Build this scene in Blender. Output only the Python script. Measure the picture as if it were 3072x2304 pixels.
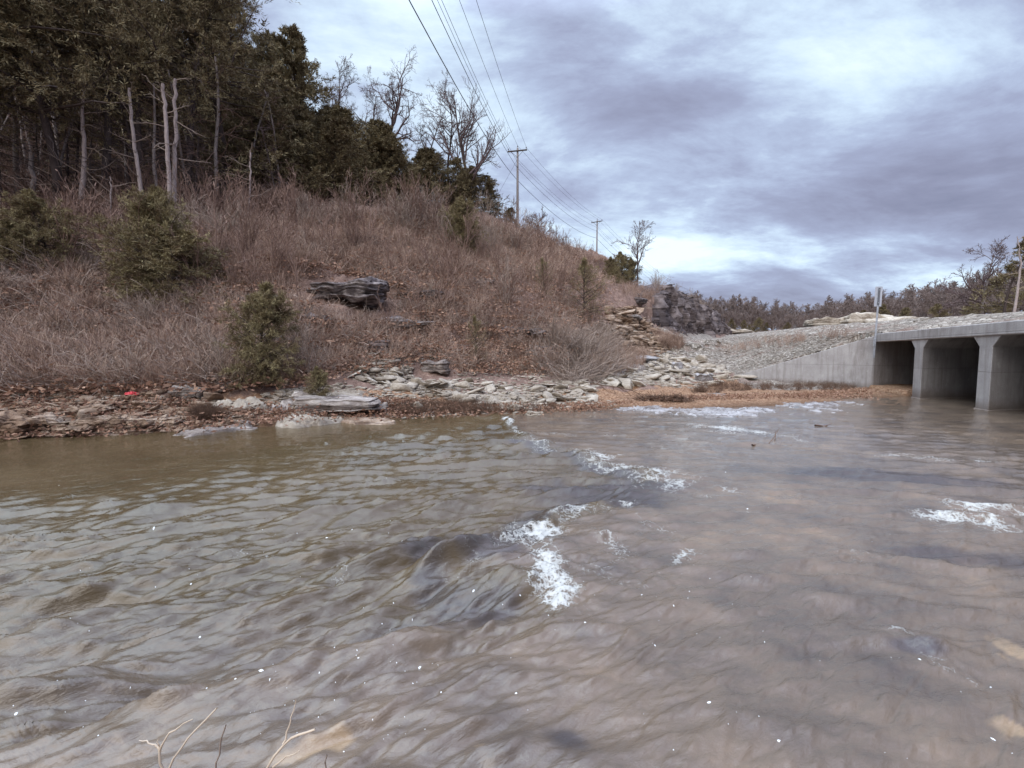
import bpy, math, random
import numpy as np
from mathutils import Vector
rad = math.radians
S = bpy.context.scene
for o in list(bpy.data.objects): bpy.data.objects.remove(o)
COL = S.collection

# ------------------------------------------------------------------ camera
F, CX, CY, HC, PITCH = 441.0, 512.0, 384.0, 1.8, math.atan(30.3/441.0)
cd = bpy.data.cameras.new('camera'); cam = bpy.data.objects.new('camera', cd); COL.objects.link(cam)
cam.location = (0, 0, HC); cam.rotation_euler = (math.pi/2 - PITCH, 0, 0)
cd.sensor_width = 36; cd.lens = F/1024*36; cd.clip_end = 3000; cd.clip_start = 0.05
S.camera = cam
S.view_settings.view_transform = 'Standard'; S.view_settings.look = 'None'
S.view_settings.gamma = 1; S.view_settings.exposure = 1.08
S.cycles.max_bounces = 6; S.cycles.transparent_max_bounces = 8

# ------------------------------------------------------------------ node helper
class NT:
    def __init__(s, tree): s.t = tree; s.n = tree.nodes; s.l = tree.links
    def add(s, typ, ins=None, **kw):
        n = s.n.new(typ)
        for k, v in kw.items(): setattr(n, k, v)
        for k, v in (ins or {}).items():
            if isinstance(v, bpy.types.NodeSocket): s.l.new(v, n.inputs[k])
            else: n.inputs[k].default_value = v
        return n
    def math(s, op, a, b=0.0, c=None, clamp=False):
        n = s.n.new('ShaderNodeMath'); n.operation = op; n.use_clamp = clamp
        for i, v in enumerate((a, b) + ((c,) if c is not None else ())):
            if isinstance(v, bpy.types.NodeSocket): s.l.new(v, n.inputs[i])
            else: n.inputs[i].default_value = v
        return n.outputs[0]
    def ramp(s, fac, stops, interp='LINEAR'):
        n = s.n.new('ShaderNodeValToRGB'); s.l.new(fac, n.inputs[0]); cr = n.color_ramp
        cr.interpolation = interp
        while len(cr.elements) < len(stops): cr.elements.new(0.5)
        for e, (p, c) in zip(cr.elements, stops):
            e.position = p; e.color = (c[0], c[1], c[2], 1) if hasattr(c, '__len__') else (c, c, c, 1)
        return n.outputs[0]
    def mix(s, fac, a, b, blend='MIX'):
        n = s.n.new('ShaderNodeMix'); n.data_type = 'RGBA'; n.blend_type = blend
        for k, v in ((0, fac), (6, a), (7, b)):
            if isinstance(v, bpy.types.NodeSocket): s.l.new(v, n.inputs[k])
            elif k == 0: n.inputs[0].default_value = v
            else: n.inputs[k].default_value = (v[0], v[1], v[2], 1)
        return n.outputs[2]
    def noise(s, vec, scale, detail=4, rough=0.55, dist=0.0, out=0):
        n = s.add('ShaderNodeTexNoise', {'Scale': scale, 'Detail': detail, 'Roughness': rough, 'Distortion': dist})
        if vec is not None: s.l.new(vec, n.inputs['Vector'])
        return n.outputs[out]
    def mapping(s, vec, sc=(1, 1, 1), rot=(0, 0, 0), loc=(0, 0, 0)):
        n = s.add('ShaderNodeMapping', {'Scale': sc, 'Rotation': rot, 'Location': loc}); s.l.new(vec, n.inputs['Vector'])
        return n.outputs[0]

# ------------------------------------------------------------------ sky (world) and soft sun
SUN_EL, SUN_AZ = rad(40), rad(205)
W = bpy.data.worlds.new('World'); S.world = W; W.use_nodes = True
W.node_tree.nodes.clear(); t = NT(W.node_tree)
sky = t.add('ShaderNodeTexSky', sky_type='NISHITA', sun_disc=False, sun_elevation=SUN_EL, sun_rotation=SUN_AZ)
bg1 = t.add('ShaderNodeBackground', {'Color': sky.outputs[0], 'Strength': 0.10})
tc = t.add('ShaderNodeTexCoord').outputs['Generated']
sep = t.add('ShaderNodeSeparateXYZ', {'Vector': tc})
zz = t.math('ADD', t.math('MAXIMUM', sep.outputs[2], 0.0), 0.20)
px_ = t.math('DIVIDE', sep.outputs[0], zz); py_ = t.math('DIVIDE', sep.outputs[1], zz)
v = t.add('ShaderNodeCombineXYZ', {'X': px_, 'Y': py_, 'Z': 0.0}).outputs[0]
vm = t.mapping(v, sc=(0.80, 1.10, 1), rot=(0, 0, rad(-18)), loc=(3.1, 1.75, 0))
n1 = t.noise(vm, 0.80, 9, 0.60, 0.15)
n2 = t.noise(t.mapping(vm, loc=(11, 5, 2)), 0.33, 3, 0.5, 0.0)
n3 = t.noise(t.mapping(vm, sc=(1, 1.15, 1), loc=(4, 9, 7)), 2.1, 8, 0.64, 0.35)
cl = t.math('ADD', t.math('ADD', t.math('MULTIPLY', n1, 1.05), t.math('MULTIPLY', n2, 0.50)), t.math('MULTIPLY', n3, 0.50)); cl = t.math('ADD', cl, -0.345)
# the cover is thinner (brighter) towards the left, and heavier to the right, as on the day
cl = t.math('ADD', cl, t.math('MULTIPLY', sep.outputs[0], -0.05))
# the day's main cloud masses and brighter gaps, placed by compass direction on the cloud layer
def lump(ax, el, sx, sy, rot, amp):
    global cl
    u0, v0 = ax/(el+0.20*math.sqrt(1+ax*ax+el*el)), 1/(el+0.20*math.sqrt(1+ax*ax+el*el))
    mp = t.add('ShaderNodeMapping', {'Location': (-u0, -v0, 0)}); t.l.new(v, mp.inputs['Vector'])
    m2 = t.add('ShaderNodeMapping', {'Rotation': (0, 0, rot), 'Scale': (1, 1, 1)}); t.l.new(mp.outputs[0], m2.inputs['Vector'])
    m3 = t.mapping(m2.outputs[0], sc=(1/sx, 1/sy, 1)); d = t.add('ShaderNodeVectorMath', {0: m3}, operation='LENGTH').outputs['Value']
    e = t.math('POWER', 2.718, t.math('MULTIPLY', t.math('MULTIPLY', d, d), -1.0)); cl = t.math('ADD', cl, t.math('MULTIPLY', e, amp))
TA = lambda px, py: ((px-512)/441.0, (353.7-py)/441.0)
for (a_, b_), sx, sy, rot, amp in [(TA(330, 40), .55, .35, 0, .085), (TA(420, 110), .4, .3, 0, .05), (TA(560, 60), .30, .14, .3, -.12), (TA(640, 110), .4, .15, .2, -.10), (TA(800, 60), .38, .14, 0, .15),
                                   (TA(900, 30), .3, .2, 0, .03), (TA(560, 175), .3, .18, 0, .04), (TA(850, 190), 1.0, .28, -.1, -.055), (TA(640, 215), .8, .3, 0, -.02), (TA(860, 262), 2.2, .38, -.1, .13), (TA(720, 255), .8, .25, 0, .05), (TA(760, 296), 2.5, .5, 0, -.03)]:
    lump(a_, b_, sx, sy, rot, amp)
ccol = t.ramp(cl, [(0.30, (0.085, 0.090, 0.135)), (0.48, (0.132, 0.140, 0.200)), (0.60, (0.172, 0.192, 0.270)), (0.68, (0.222, 0.262, 0.352)),
                   (0.76, (0.310, 0.380, 0.460)), (0.87, (0.43, 0.505, 0.575))])
# overcast sky: the cloud cover is brightest overhead
ccol = t.mix(1.0, ccol, t.ramp(sep.outputs[2], [(0.0, 0.205), (0.58, 0.205), (0.90, 1.0)]), 'MULTIPLY')
# a light strip low over the horizon
bg2 = t.add('ShaderNodeBackground', {'Color': ccol, 'Strength': 5.2})
mx = t.add('ShaderNodeMixShader', {0: 0.96, 1: bg1.outputs[0], 2: bg2.outputs[0]})
t.add('ShaderNodeOutputWorld', {'Surface': mx.outputs[0]})
sl = bpy.data.lights.new('sun', 'SUN'); so = bpy.data.objects.new('sun', sl); COL.objects.link(so)
sl.energy = 1.1; sl.angle = rad(60); sl.specular_factor = 0.25; sl.color = (1.0, 0.95, 0.88)
sd = Vector((math.sin(SUN_AZ)*math.cos(SUN_EL), math.cos(SUN_AZ)*math.cos(SUN_EL), math.sin(SUN_EL)))
so.rotation_euler = sd.to_track_quat('Z', 'Y').to_euler()

# ------------------------------------------------------------------ numpy helpers
def rng_(s): return np.random.default_rng(s)
def _h(i, j, k, seed):
    n = (i.astype(np.int64)*374761393 + j.astype(np.int64)*668265263 + k.astype(np.int64)*2147483647 + seed*1274126177) & 0xffffffff
    n = ((n ^ (n >> 13)) * 1274126177) & 0xffffffff
    n = ((n ^ (n >> 16)) * 2246822519) & 0xffffffff
    return ((n ^ (n >> 15)) & 0xffffff)/float(0xffffff)*2 - 1
def vnoise(x, y, z=0.0, seed=0):
    x, y, z = np.broadcast_arrays(np.asarray(x, float), np.asarray(y, float), np.asarray(z, float))
    i, j, k = np.floor(x), np.floor(y), np.floor(z); u, v, w = x-i, y-j, z-k
    u = u*u*(3-2*u); v = v*v*(3-2*v); w = w*w*(3-2*w); r = 0
    for a in (0, 1):
        for b in (0, 1):
            for c in (0, 1):
                r = r + _h(i+a, j+b, k+c, seed)*(u if a else 1-u)*(v if b else 1-v)*(w if c else 1-w)
    return r
def fbm(x, y, z=0.0, seed=0, oct=4, gain=0.5, lac=2.03):
    r = 0; a = 1.0; x = np.asarray(x, float); y = np.asarray(y, float); z = np.asarray(z, float)
    for o in range(oct):
        r = r + a*vnoise(x, y, z, seed+o*17); x = x*lac; y = y*lac; z = z*lac; a *= gain
    return r
def sstep(a, b, x):
    q = np.clip((x-a)/(b-a), 0, 1); return q*q*(3-2*q)

def ray(px, py):
    px = np.asarray(px, float); py = np.asarray(py, float)
    c, s = math.cos(PITCH), math.sin(PITCH)
    return np.stack([px-CX, F*c + (CY-py)*s, -F*s + (CY-py)*c], -1)
def P(px, py, Y):
    r = ray(px, py); k = np.asarray(Y)/r[..., 1]
    return np.stack([r[..., 0]*k, r[..., 1]*k, HC + r[..., 2]*k], -1)
def G(px, py, z=0.0):
    r = ray(px, py); k = (z-HC)/r[..., 2]
    return np.stack([r[..., 0]*k, r[..., 1]*k, HC + r[..., 2]*k], -1)

def mk(name, V, Fs, mat=None, parent=None, rnd=None, smooth=False, attrs=None):
    """Fs: array or list of arrays of faces (each n-gon size constant)."""
    if isinstance(Fs, np.ndarray): Fs = [Fs]
    Fs = [np.asarray(f, np.int32) for f in Fs if len(f)]
    me = bpy.data.meshes.new(name); V = np.asarray(V, np.float32)
    me.vertices.add(len(V)); me.vertices.foreach_set('co', V.ravel())
    li = np.concatenate([f.ravel() for f in Fs]); ln = np.concatenate([np.full(len(f), f.shape[1], np.int32) for f in Fs])
    me.loops.add(len(li)); me.loops.foreach_set('vertex_index', li)
    me.polygons.add(len(ln)); st = np.concatenate([[0], np.cumsum(ln)[:-1]]).astype(np.int32)
    me.polygons.foreach_set('loop_start', st)
    try: me.polygons.foreach_set('loop_total', ln)
    except Exception: pass
    if smooth: me.polygons.foreach_set('use_smooth', np.ones(len(ln), bool))
    at = dict(attrs or {})
    if rnd is not None: at['rnd'] = rnd
    for k, a in at.items():
        A = me.attributes.new(k, 'FLOAT', 'POINT'); A.data.foreach_set('value', np.asarray(a, np.float32).ravel())
    me.update(calc_edges=True); me.validate()
    if mat: me.materials.append(mat)
    o = bpy.data.objects.new(name, me); COL.objects.link(o)
    if parent: o.parent = parent
    return o
def tag(o, label=None, cat=None, group=None, kind=None):
    if label: o['label'] = label
    if cat: o['category'] = cat
    if group: o['group'] = group
    if kind: o['kind'] = kind
    return o
def thing(name, loc, label, cat, group=None, rz=0.0):
    o = bpy.data.objects.new(name, None); COL.objects.link(o); o.location = loc; o.rotation_euler = (0, 0, rz)
    o.empty_display_size = 0.2
    return tag(o, label, cat, group)
def copy_tree(o, parent=None):
    c = o.copy(); COL.objects.link(c)
    if parent: c.parent = parent
    for ch in [q for q in o.children]: copy_tree(ch, c)
    return c
class Acc:
    """collects meshes into one"""
    def __init__(s): s.V = []; s.F3 = []; s.F4 = []; s.R = []; s.n = 0
    def add(s, V, Fs, r=0.5):
        if isinstance(Fs, np.ndarray): Fs = [Fs]
        for f in Fs:
            f = np.asarray(f)
            if len(f): (s.F3 if f.shape[1] == 3 else s.F4).append(f + s.n)
        s.V.append(np.asarray(V)); s.n += len(V)
        s.R.append(np.broadcast_to(np.asarray(r, float), (len(V),)))
    def mk(s, name, mat, parent=None, **kw):
        Fs = []
        if s.F3: Fs.append(np.concatenate(s.F3))
        if s.F4: Fs.append(np.concatenate(s.F4))
        return mk(name, np.concatenate(s.V), Fs, mat, parent, rnd=np.concatenate(s.R), **kw)

def unit(v): return v/np.maximum(np.linalg.norm(v, axis=-1, keepdims=True), 1e-9)
def tubes(Pt, R, sides):
    """Pt (N,K,3) R (N,K)"""
    N, K, _ = Pt.shape
    T = np.empty_like(Pt); T[:, 1:-1] = Pt[:, 2:]-Pt[:, :-2]; T[:, 0] = Pt[:, 1]-Pt[:, 0]; T[:, -1] = Pt[:, -1]-Pt[:, -2]
    T = unit(T); m = np.abs(unit(Pt[:, -1]-Pt[:, 0])[:, 2]) > 0.8
    ref = np.where(m[:, None], [1.0, 0, 0], [0, 0, 1.0])[:, None, :]
    A = unit(np.cross(T, np.broadcast_to(ref, T.shape))); B = np.cross(T, A)
    a = np.arange(sides)*2*math.pi/sides
    V = Pt[:, :, None, :] + R[:, :, None, None]*(A[:, :, None, :]*np.cos(a)[None, None, :, None] + B[:, :, None, :]*np.sin(a)[None, None, :, None])
    idx = np.arange(N*K*sides).reshape(N, K, sides); nx = np.roll(idx, -1, axis=2)
    Fq = np.stack([idx[:, :-1], nx[:, :-1], nx[:, 1:], idx[:, 1:]], -1).reshape(-1, 4)
    return V.reshape(-1, 3), Fq
def ribbons(Pt, Wd, rs):
    N, K, _ = Pt.shape
    T = unit(np.gradient(Pt, axis=1)); s = unit(np.cross(T, unit(rs.normal(size=(N, 1, 3)))))
    V = np.stack([Pt - s*Wd[..., None]*.5, Pt + s*Wd[..., None]*.5], 2)
    idx = np.arange(N*K*2).reshape(N, K, 2)
    Fq = np.stack([idx[:, :-1, 0], idx[:, :-1, 1], idx[:, 1:, 1], idx[:, 1:, 0]], -1).reshape(-1, 4)
    return V.reshape(-1, 3), Fq
def blades(B, D, L, Wd, rs):
    """leaf shaped rhombs"""
    D = unit(D); s = unit(np.cross(D, rs.normal(size=D.shape)))
    L = np.broadcast_to(L, (len(B),))[:, None]; Wd = np.broadcast_to(Wd, (len(B),))[:, None]
    V = np.stack([B, B + D*L*.45 - s*Wd*.5, B + D*L, B + D*L*.45 + s*Wd*.5], 1)
    return V.reshape(-1, 3), np.arange(len(B)*4).reshape(-1, 4)
def grow(B, D, L, r0, r1, K, jit, trop, rs):
    N = len(B); Pt = np.empty((N, K, 3)); Pt[:, 0] = B; d = unit(D).copy(); st = (L/(K-1))[:, None]
    for k in range(1, K):
        d = unit(d + rs.normal(size=(N, 3))*jit + np.array([0, 0, 1.0])*trop)
        Pt[:, k] = Pt[:, k-1] + d*st
    q = np.linspace(0, 1, K)[None, :]
    return Pt, r0[:, None]*(1-q) + r1[:, None]*q
def sprout(Pt, R, m, t0, t1, ang, ratio, L, rs, angj=0.25):
    """children of every branch: base points, directions, lengths, radii"""
    N, K, _ = Pt.shape
    t = (t0 + (t1-t0)*(np.arange(m)[None, :] + rs.random((N, m)))/m).clip(0, 0.999)*(K-1)
    i = np.floor(t).astype(int); fr = (t-i)[..., None]; n = np.arange(N)[:, None]
    B = Pt[n, i]*(1-fr) + Pt[n, i+1]*fr; T = unit(Pt[n, i+1]-Pt[n, i]); r = R[n, i]*(1-fr[..., 0]) + R[n, i+1]*fr[..., 0]
    q = unit(np.cross(T, rs.normal(size=T.shape))); a = ang + rs.normal(size=(N, m))*angj
    D = T*np.cos(a)[..., None] + q*np.sin(a)[..., None]
    ll = L[:, None]*ratio*(1.15 - 0.7*t/(K-1))*(0.7 + 0.6*rs.random((N, m)))
    return B.reshape(-1, 3), D.reshape(-1, 3), ll.ravel(), r.ravel(), np.repeat(np.arange(N), m)

def inst(acc_name, protos, pos, rz, sc, mat, seed=0, tilt=0.15, rnds=None, **kw):
    """bake many copies of small prototypes into one mesh (uncountable stuff)"""
    rs = rng_(seed); a = Acc(); which = rs.integers(0, len(protos), len(pos))
    for k, (V, Fq, r) in enumerate(protos):
        ii = np.where(which == k)[0]
        if not len(ii): continue
        M = len(ii); c, s = np.cos(rz[ii]), np.sin(rz[ii]); tx, ty = rs.normal(size=M)*tilt, rs.normal(size=M)*tilt
        X = V[None]*np.asarray(sc)[ii].reshape(M, 1, -1)
        x = X[..., 0]*c[:, None] - X[..., 1]*s[:, None] + X[..., 2]*tx[:, None]
        y = X[..., 0]*s[:, None] + X[..., 1]*c[:, None] + X[..., 2]*ty[:, None]
        VV = np.stack([x, y, X[..., 2]], -1) + pos[ii][:, None, :]
        FF = (Fq[None] + (np.arange(M)*len(V))[:, None, None]).reshape(-1, Fq.shape[1])
        rr = np.clip((np.asarray(r)[None, :]*0.45 + rs.random((M, 1))*0.55), 0, 1)
        a.add(VV.reshape(-1, 3), FF, np.broadcast_to(rr, (M, len(V))).ravel())
    return a.mk(acc_name, mat, **kw)

# ------------------------------------------------------------------ materials
def newmat(name):
    m = bpy.data.materials.new(name); m.use_nodes = True; m.node_tree.nodes.clear(); t = NT(m.node_tree)
    b = t.add('ShaderNodeBsdfPrincipled'); o = t.add('ShaderNodeOutputMaterial'); t.l.new(b.outputs[0], o.inputs[0])
    return m, t, b
def setc(t, b, c, rough=0.8, bump=None, bs=0.5, bd=0.02, spec=0.3):
    if isinstance(c, bpy.types.NodeSocket): t.l.new(c, b.inputs['Base Color'])
    else: b.inputs['Base Color'].default_value = (*c, 1)
    if isinstance(rough, bpy.types.NodeSocket): t.l.new(rough, b.inputs['Roughness'])
    else: b.inputs['Roughness'].default_value = rough
    b.inputs['Specular IOR Level'].default_value = spec
    if bump is not None:
        n = t.add('ShaderNodeBump', {'Strength': bs, 'Distance': bd, 'Height': bump}); t.l.new(n.outputs[0], b.inputs['Normal'])
def rnd_mat(name, stops, rough=0.85, objrnd=0.25, spec=0.15, nscale=0.0):
    m, t, b = newmat(name)
    a = t.add('ShaderNodeAttribute', attribute_name='rnd').outputs['Fac']
    oi = t.add('ShaderNodeObjectInfo').outputs['Random']
    f = t.math('ADD', a, t.math('MULTIPLY', t.math('SUBTRACT', oi, 0.5), objrnd))
    if nscale:
        g = t.add('ShaderNodeNewGeometry').outputs['Position']
        f = t.math('ADD', f, t.math('MULTIPLY', t.math('SUBTRACT', t.noise(g, nscale, 3), 0.5), 0.9))
    setc(t, b, t.ramp(f, stops), rough, spec=spec); return m
def bark_mat(name, c0, c1, sc=6.0):
    m, t, b = newmat(name); co = t.add('ShaderNodeTexCoord').outputs['Object']
    n = t.noise(t.mapping(co, sc=(4, 4, 0.7)), sc, 5, 0.65); n2 = t.noise(co, 0.8, 2)
    f = t.math('ADD', t.math('MULTIPLY', n, 0.7), t.math('MULTIPLY', n2, 0.4))
    setc(t, b, t.ramp(f, [(0.35, c0), (0.7, c1)]), 0.9, n, 0.6, 0.02, 0.15); return m

M = {}
M['cedar'] = rnd_mat('cedar foliage', [(0.0, (0.080, 0.054, 0.032)), (0.5, (0.165, 0.130, 0.072)), (1.0, (0.30, 0.250, 0.140))], nscale=0.35)
M['cedar_brown'] = rnd_mat('winter cedar foliage', [(0.0, (0.095, 0.060, 0.036)), (0.5, (0.185, 0.145, 0.078)), (1.0, (0.29, 0.245, 0.125))], nscale=0.8)
M['bark_dark'] = bark_mat('dark bark', (0.035, 0.026, 0.024), (0.10, 0.075, 0.068))
M['bark_grey'] = bark_mat('grey bark', (0.10, 0.085, 0.08), (0.30, 0.25, 0.23))
M['bark_pale'] = bark_mat('pale weathered bark', (0.17, 0.13, 0.12), (0.46, 0.38, 0.35))
M['twig_dark'] = rnd_mat('dark twigs', [(0, (0.09, 0.062, 0.060)), (1, (0.21, 0.15, 0.145))])
M['twig_far'] = rnd_mat('far winter twigs', [(0, (0.13, 0.098, 0.085)), (1, (0.28, 0.215, 0.19))])
M['twig_red'] = rnd_mat('red brown sapling bark', [(0, (0.12, 0.072, 0.056)), (1, (0.28, 0.185, 0.145))])
M['twig_grey'] = rnd_mat('grey shrub twigs', [(0, (0.165, 0.122, 0.098)), (1, (0.41, 0.32, 0.26))])
M['twig_pale'] = rnd_mat('pale tan twigs', [(0, (0.50, 0.40, 0.30)), (1, (0.66, 0.55, 0.44))])
M['grass'] = rnd_mat('dead grass', [(0, (0.22, 0.14, 0.105)), (0.5, (0.43, 0.305, 0.235)), (1, (0.66, 0.51, 0.41))], nscale=0.5)
M['brush'] = rnd_mat('dead weeds', [(0, (0.13, 0.080, 0.060)), (0.5, (0.28, 0.185, 0.14)), (1, (0.46, 0.34, 0.265))], nscale=0.5)
M['leaf'] = rnd_mat('fallen leaves', [(0, (0.13, 0.066, 0.045)), (0.5, (0.27, 0.155, 0.105)), (1, (0.46, 0.31, 0.22))])
M['debris'] = rnd_mat('flood debris', [(0, (0.06, 0.038, 0.028)), (1, (0.18, 0.11, 0.075))])

def rock_mat(name, c0, c1, c2, stain=(0.10, 0.06, 0.035), sc=3.0, st=0.35, strata=0.0, crack=0):
    m, t, b = newmat(name); g = t.add('ShaderNodeNewGeometry').outputs['Position']
    a = t.add('ShaderNodeAttribute', attribute_name='rnd').outputs['Fac']
    n = t.noise(g, sc, 6, 0.62, 0.2); n2 = t.noise(t.mapping(g, loc=(7, 3, 1)), sc*0.25, 3); n3 = t.noise(g, sc*7, 5, 0.7)
    f = t.math('ADD', t.math('MULTIPLY', n, 0.75), t.math('MULTIPLY', a, 0.25))
    c = t.ramp(f, [(0.28, c0), (0.5, c1), (0.72, c2)])
    if strata:
        s_ = t.noise(t.mapping(g, sc=(0.6, 0.6, 9)), strata, 4, 0.6)
        c = t.mix(t.ramp(s_, [(0.36, 0.75), (0.50, 0.0)]), c, (c0[0]*.35, c0[1]*.3, c0[2]*.3))
    if crack:
        k_ = t.noise(t.mapping(g, sc=(.9, 3.6, 1), rot=(0, 0, .12)), 1.9, 5, 0.6, 0.5); c = t.mix(t.ramp(t.math('ABSOLUTE', t.math('SUBTRACT', k_, 0.5)), [(0.0, 0.9), (0.028, 0.0)]), c, (0.07, 0.055, 0.045))
    c = t.mix(t.ramp(n2, [(0.5-st*.3, 0.0), (0.5+st*.5, st)]), c, stain)
    setc(t, b, c, 0.88, t.math('ADD', n, t.math('MULTIPLY', n3, 0.6)), 0.9, 0.09, 0.2); return m
M['lime'] = rock_mat('white limestone', (0.20, 0.160, 0.12), (0.42, 0.36, 0.29), (0.67, 0.60, 0.50), st=0.55)
M['lime_grey'] = rock_mat('grey ledge limestone', (0.15, 0.125, 0.11), (0.33, 0.28, 0.25), (0.58, 0.52, 0.46), st=0.3, strata=1.4)
M['lime_tan'] = rock_mat('brown stained stone', (0.15, 0.105, 0.072), (0.32, 0.23, 0.165), (0.58, 0.47, 0.37), stain=(0.16, 0.075, 0.035), st=0.6, strata=1.4)
M['ledge_white'] = rock_mat('washed white bedrock', (0.17, 0.145, 0.135), (0.38, 0.36, 0.355), (0.58, 0.57, 0.58), st=0.3, sc=2.2, crack=1)
M['dark_ledge'] = rock_mat('dark ledge rock', (0.065, 0.052, 0.050), (0.17, 0.14, 0.135), (0.46, 0.40, 0.375), st=0.2, strata=1.6)
M['cliff'] = rock_mat('dark weathered cut rock', (0.030, 0.024, 0.026), (0.085, 0.068, 0.068), (0.26, 0.215, 0.205), st=0.3, sc=1.0)
M['riprap'] = rock_mat('grey broken stone', (0.16, 0.135, 0.115), (0.32, 0.28, 0.24), (0.52, 0.47, 0.41), st=0.35)

# ground
def ground_mat():
    m, t, b = newmat('ground'); g = t.add('ShaderNodeNewGeometry').outputs['Position']
    at = lambda n: t.add('ShaderNodeAttribute', attribute_name=n).outputs['Fac']
    n0 = t.noise(g, 0.5, 4); n1 = t.noise(g, 3.0, 6, 0.65); n2 = t.noise(g, 18, 5, 0.7)
    v = t.add('ShaderNodeTexVoronoi', {'Scale': 5.0, 'Vector': g}); vf = t.add('ShaderNodeTexVoronoi', {'Scale': 5.0, 'Vector': g}, feature='DISTANCE_TO_EDGE')
    v2 = t.add('ShaderNodeTexVoronoi', {'Scale': 22.0, 'Vector': g})
    soil = t.ramp(t.math('ADD', t.math('MULTIPLY', n1, 0.5), t.math('MULTIPLY', n2, 0.5)),
                  [(0.32, (0.075, 0.046, 0.036)), (0.5, (0.19, 0.12, 0.092)), (0.64, (0.34, 0.235, 0.185)), (0.72, (0.48, 0.37, 0.31))])
    sand = t.ramp(t.math('ADD', t.math('MULTIPLY', n1, 0.4), t.math('MULTIPLY', v2.outputs['Color'], 0.5)),
                  [(0.2, (0.12, 0.062, 0.034)), (0.45, (0.25, 0.140, 0.080)), (0.7, (0.42, 0.28, 0.18)), (0.82, (0.58, 0.46, 0.34))])
    sc_ = t.ramp(v.outputs['Color'], [(0.1, (0.18, 0.155, 0.125)), (0.5, (0.31, 0.27, 0.225)), (0.9, (0.49, 0.44, 0.375))])
    grav = t.mix(t.ramp(vf.outputs['Distance'], [(0.0, 0.85), (0.09, 0.0)]), sc_, (0.08, 0.055, 0.04))
    grav = t.mix(t.ramp(n0, [(0.52, 0.0), (0.68, 0.75)]), grav, soil)
    thr = lambda a: t.math('ADD', t.math('MULTIPLY', t.math('SUBTRACT', t.math('ADD', a, t.math('MULTIPLY', t.math('SUBTRACT', n1, 0.5), 1.1)), 0.5), 6.0), 0.5, clamp=True)
    c = t.mix(thr(at('sand')), soil, sand); c = t.mix(thr(at('grav')), c, grav)
    c = t.mix(t.math('MULTIPLY', at('wet'), 0.65), c, (0.05, 0.026, 0.013))
    h = t.math('ADD', n1, t.math('MULTIPLY', n2, 0.4)); h = t.math('ADD', h, t.math('MULTIPLY', vf.outputs['Distance'], t.math('MULTIPLY', at('grav'), 2.0)))
    setc(t, b, c, 0.9, h, 0.9, 0.08, 0.2); return m
M['ground'] = ground_mat()

# ------------------------------------------------------------------ terrain
# culvert frame: face line X = 10 + .351 Y, origin at the far edge of the second pier
ES = np.array([0.3312, 0.9436]); EN = np.array([0.9436, -0.3312]); O2 = np.array([15.0, 14.2])
W0 = np.array([17.52, 21.40]); W1 = np.array([13.9, 27.0])
BD = np.array([.973, .231]); _dt = ES[0]*BD[1]-ES[1]*BD[0]
def st_(x, y):
    dx, dy = x-O2[0], y-O2[1]; return (dx*BD[1]-dy*BD[0])/_dt, (ES[0]*dy-ES[1]*dx)/_dt
CA = np.array([17.6, 51.5]); CB_ = np.array([53.5, 108.5])
ctl = []
def C(px, rows):
    for py, Y in rows: ctl.append(tuple(P(px, py, Y)))
C(0, [(385, 12), (300, 16), (230, 22)]); C(140, [(380, 12.8), (300, 18), (230, 25)])
C(280, [(375, 14.5), (287, 19.3), (222, 29)]); C(420, [(372, 17), (300, 22), (216, 33)])
C(510, [(372, 19.5), (300, 25), (240, 38), (228, 56)]); C(560, [(330, 27), (280, 36), (240, 55)])
C(597, [(330, 32), (300, 42), (260, 62), (253, 95)]); C(612, [(350, 30), (330, 36), (273, 65)])
C(650, [(330, 51), (345, 40)]); C(690, [(336, 78), (340, 55), (352, 38)]); C(728, [(333, 105), (340, 62), (352, 40)])
for p in [(-30, 40, 15), (-60, 40, 16), (-40, 80, 28), (0, 80, 22.5), (-80, 120, 34), (0, 130, 26), (-30, 58, 22), (-14, 50, 18.6), (-3, 52, 17.6),
          (18, 100, 24), (34, 126, 19.5), (40, 160, 18), (80, 200, 10), (140, 200, 9), (60, 110, 6), (48, 84, 5),
          (45, 60, 4.4), (60, 80, 5.5), (60, 40, 5), (100, 100, 8), (130, 60, 10), (40, 20, 2.5), (60, 0, 4), (150, 150, 9), (110, 150, 8),
          (62, 150, 9), (75, 240, 14), (0, 240, 30), (200, 240, 14), (36, 92, 11.5), (17, 25, 0.3), (13, 25, .2),
          (24.5, 66, 11.8), (14, 50, 8.5), (19.5, 60, 10.6)]: ctl.append(p)
EDGE = [(-60, -5), (-30, 3.6), (-20, 6.8)] + [tuple(G(a, b)[:2]) for a, b in
        ((0, 437), (60, 435), (116, 433), (200, 429), (278, 425), (350, 420.5), (417, 417), (470, 417), (523, 416.5), (575, 413), (622, 411), (690, 413),
         (760, 409), (800, 407), (850, 405), (905, 399))]
for i, (x, y) in enumerate(EDGE):
    ctl += [(x, y, 0.0), (x, y-1.3, -.45), (x, y-4, -.6)]
    ctl.append((x, y+1.0, .30 if x < -3 else .10))
for x, y, z in [(-8, 4, -.6), (0, 6, -.6), (8, 6, -.6), (12, 8, -.6), (13, 13, -.6), (4, 9, -.6), (-3, 2.5, -.6), (3, 2.5, -.5), (8, 2, -.5),
                (-4, .6, .1), (0, .6, .1), (4, .6, .1), (9, -.5, .1), (0, -4, .5), (-12, -3, .2), (12, -6, .5), (-30, -14, .4), (-8, 13.5, 1.1), (-2, 15.5, .55), (2, 16, .42), (6, 19, .5),
                (8, 21.5, .4), (10, 22.5, .3), (7, 24, .9), (11, 27, .8), (4, 20.5, 1.0)]: ctl.append((x, y, z))
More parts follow.
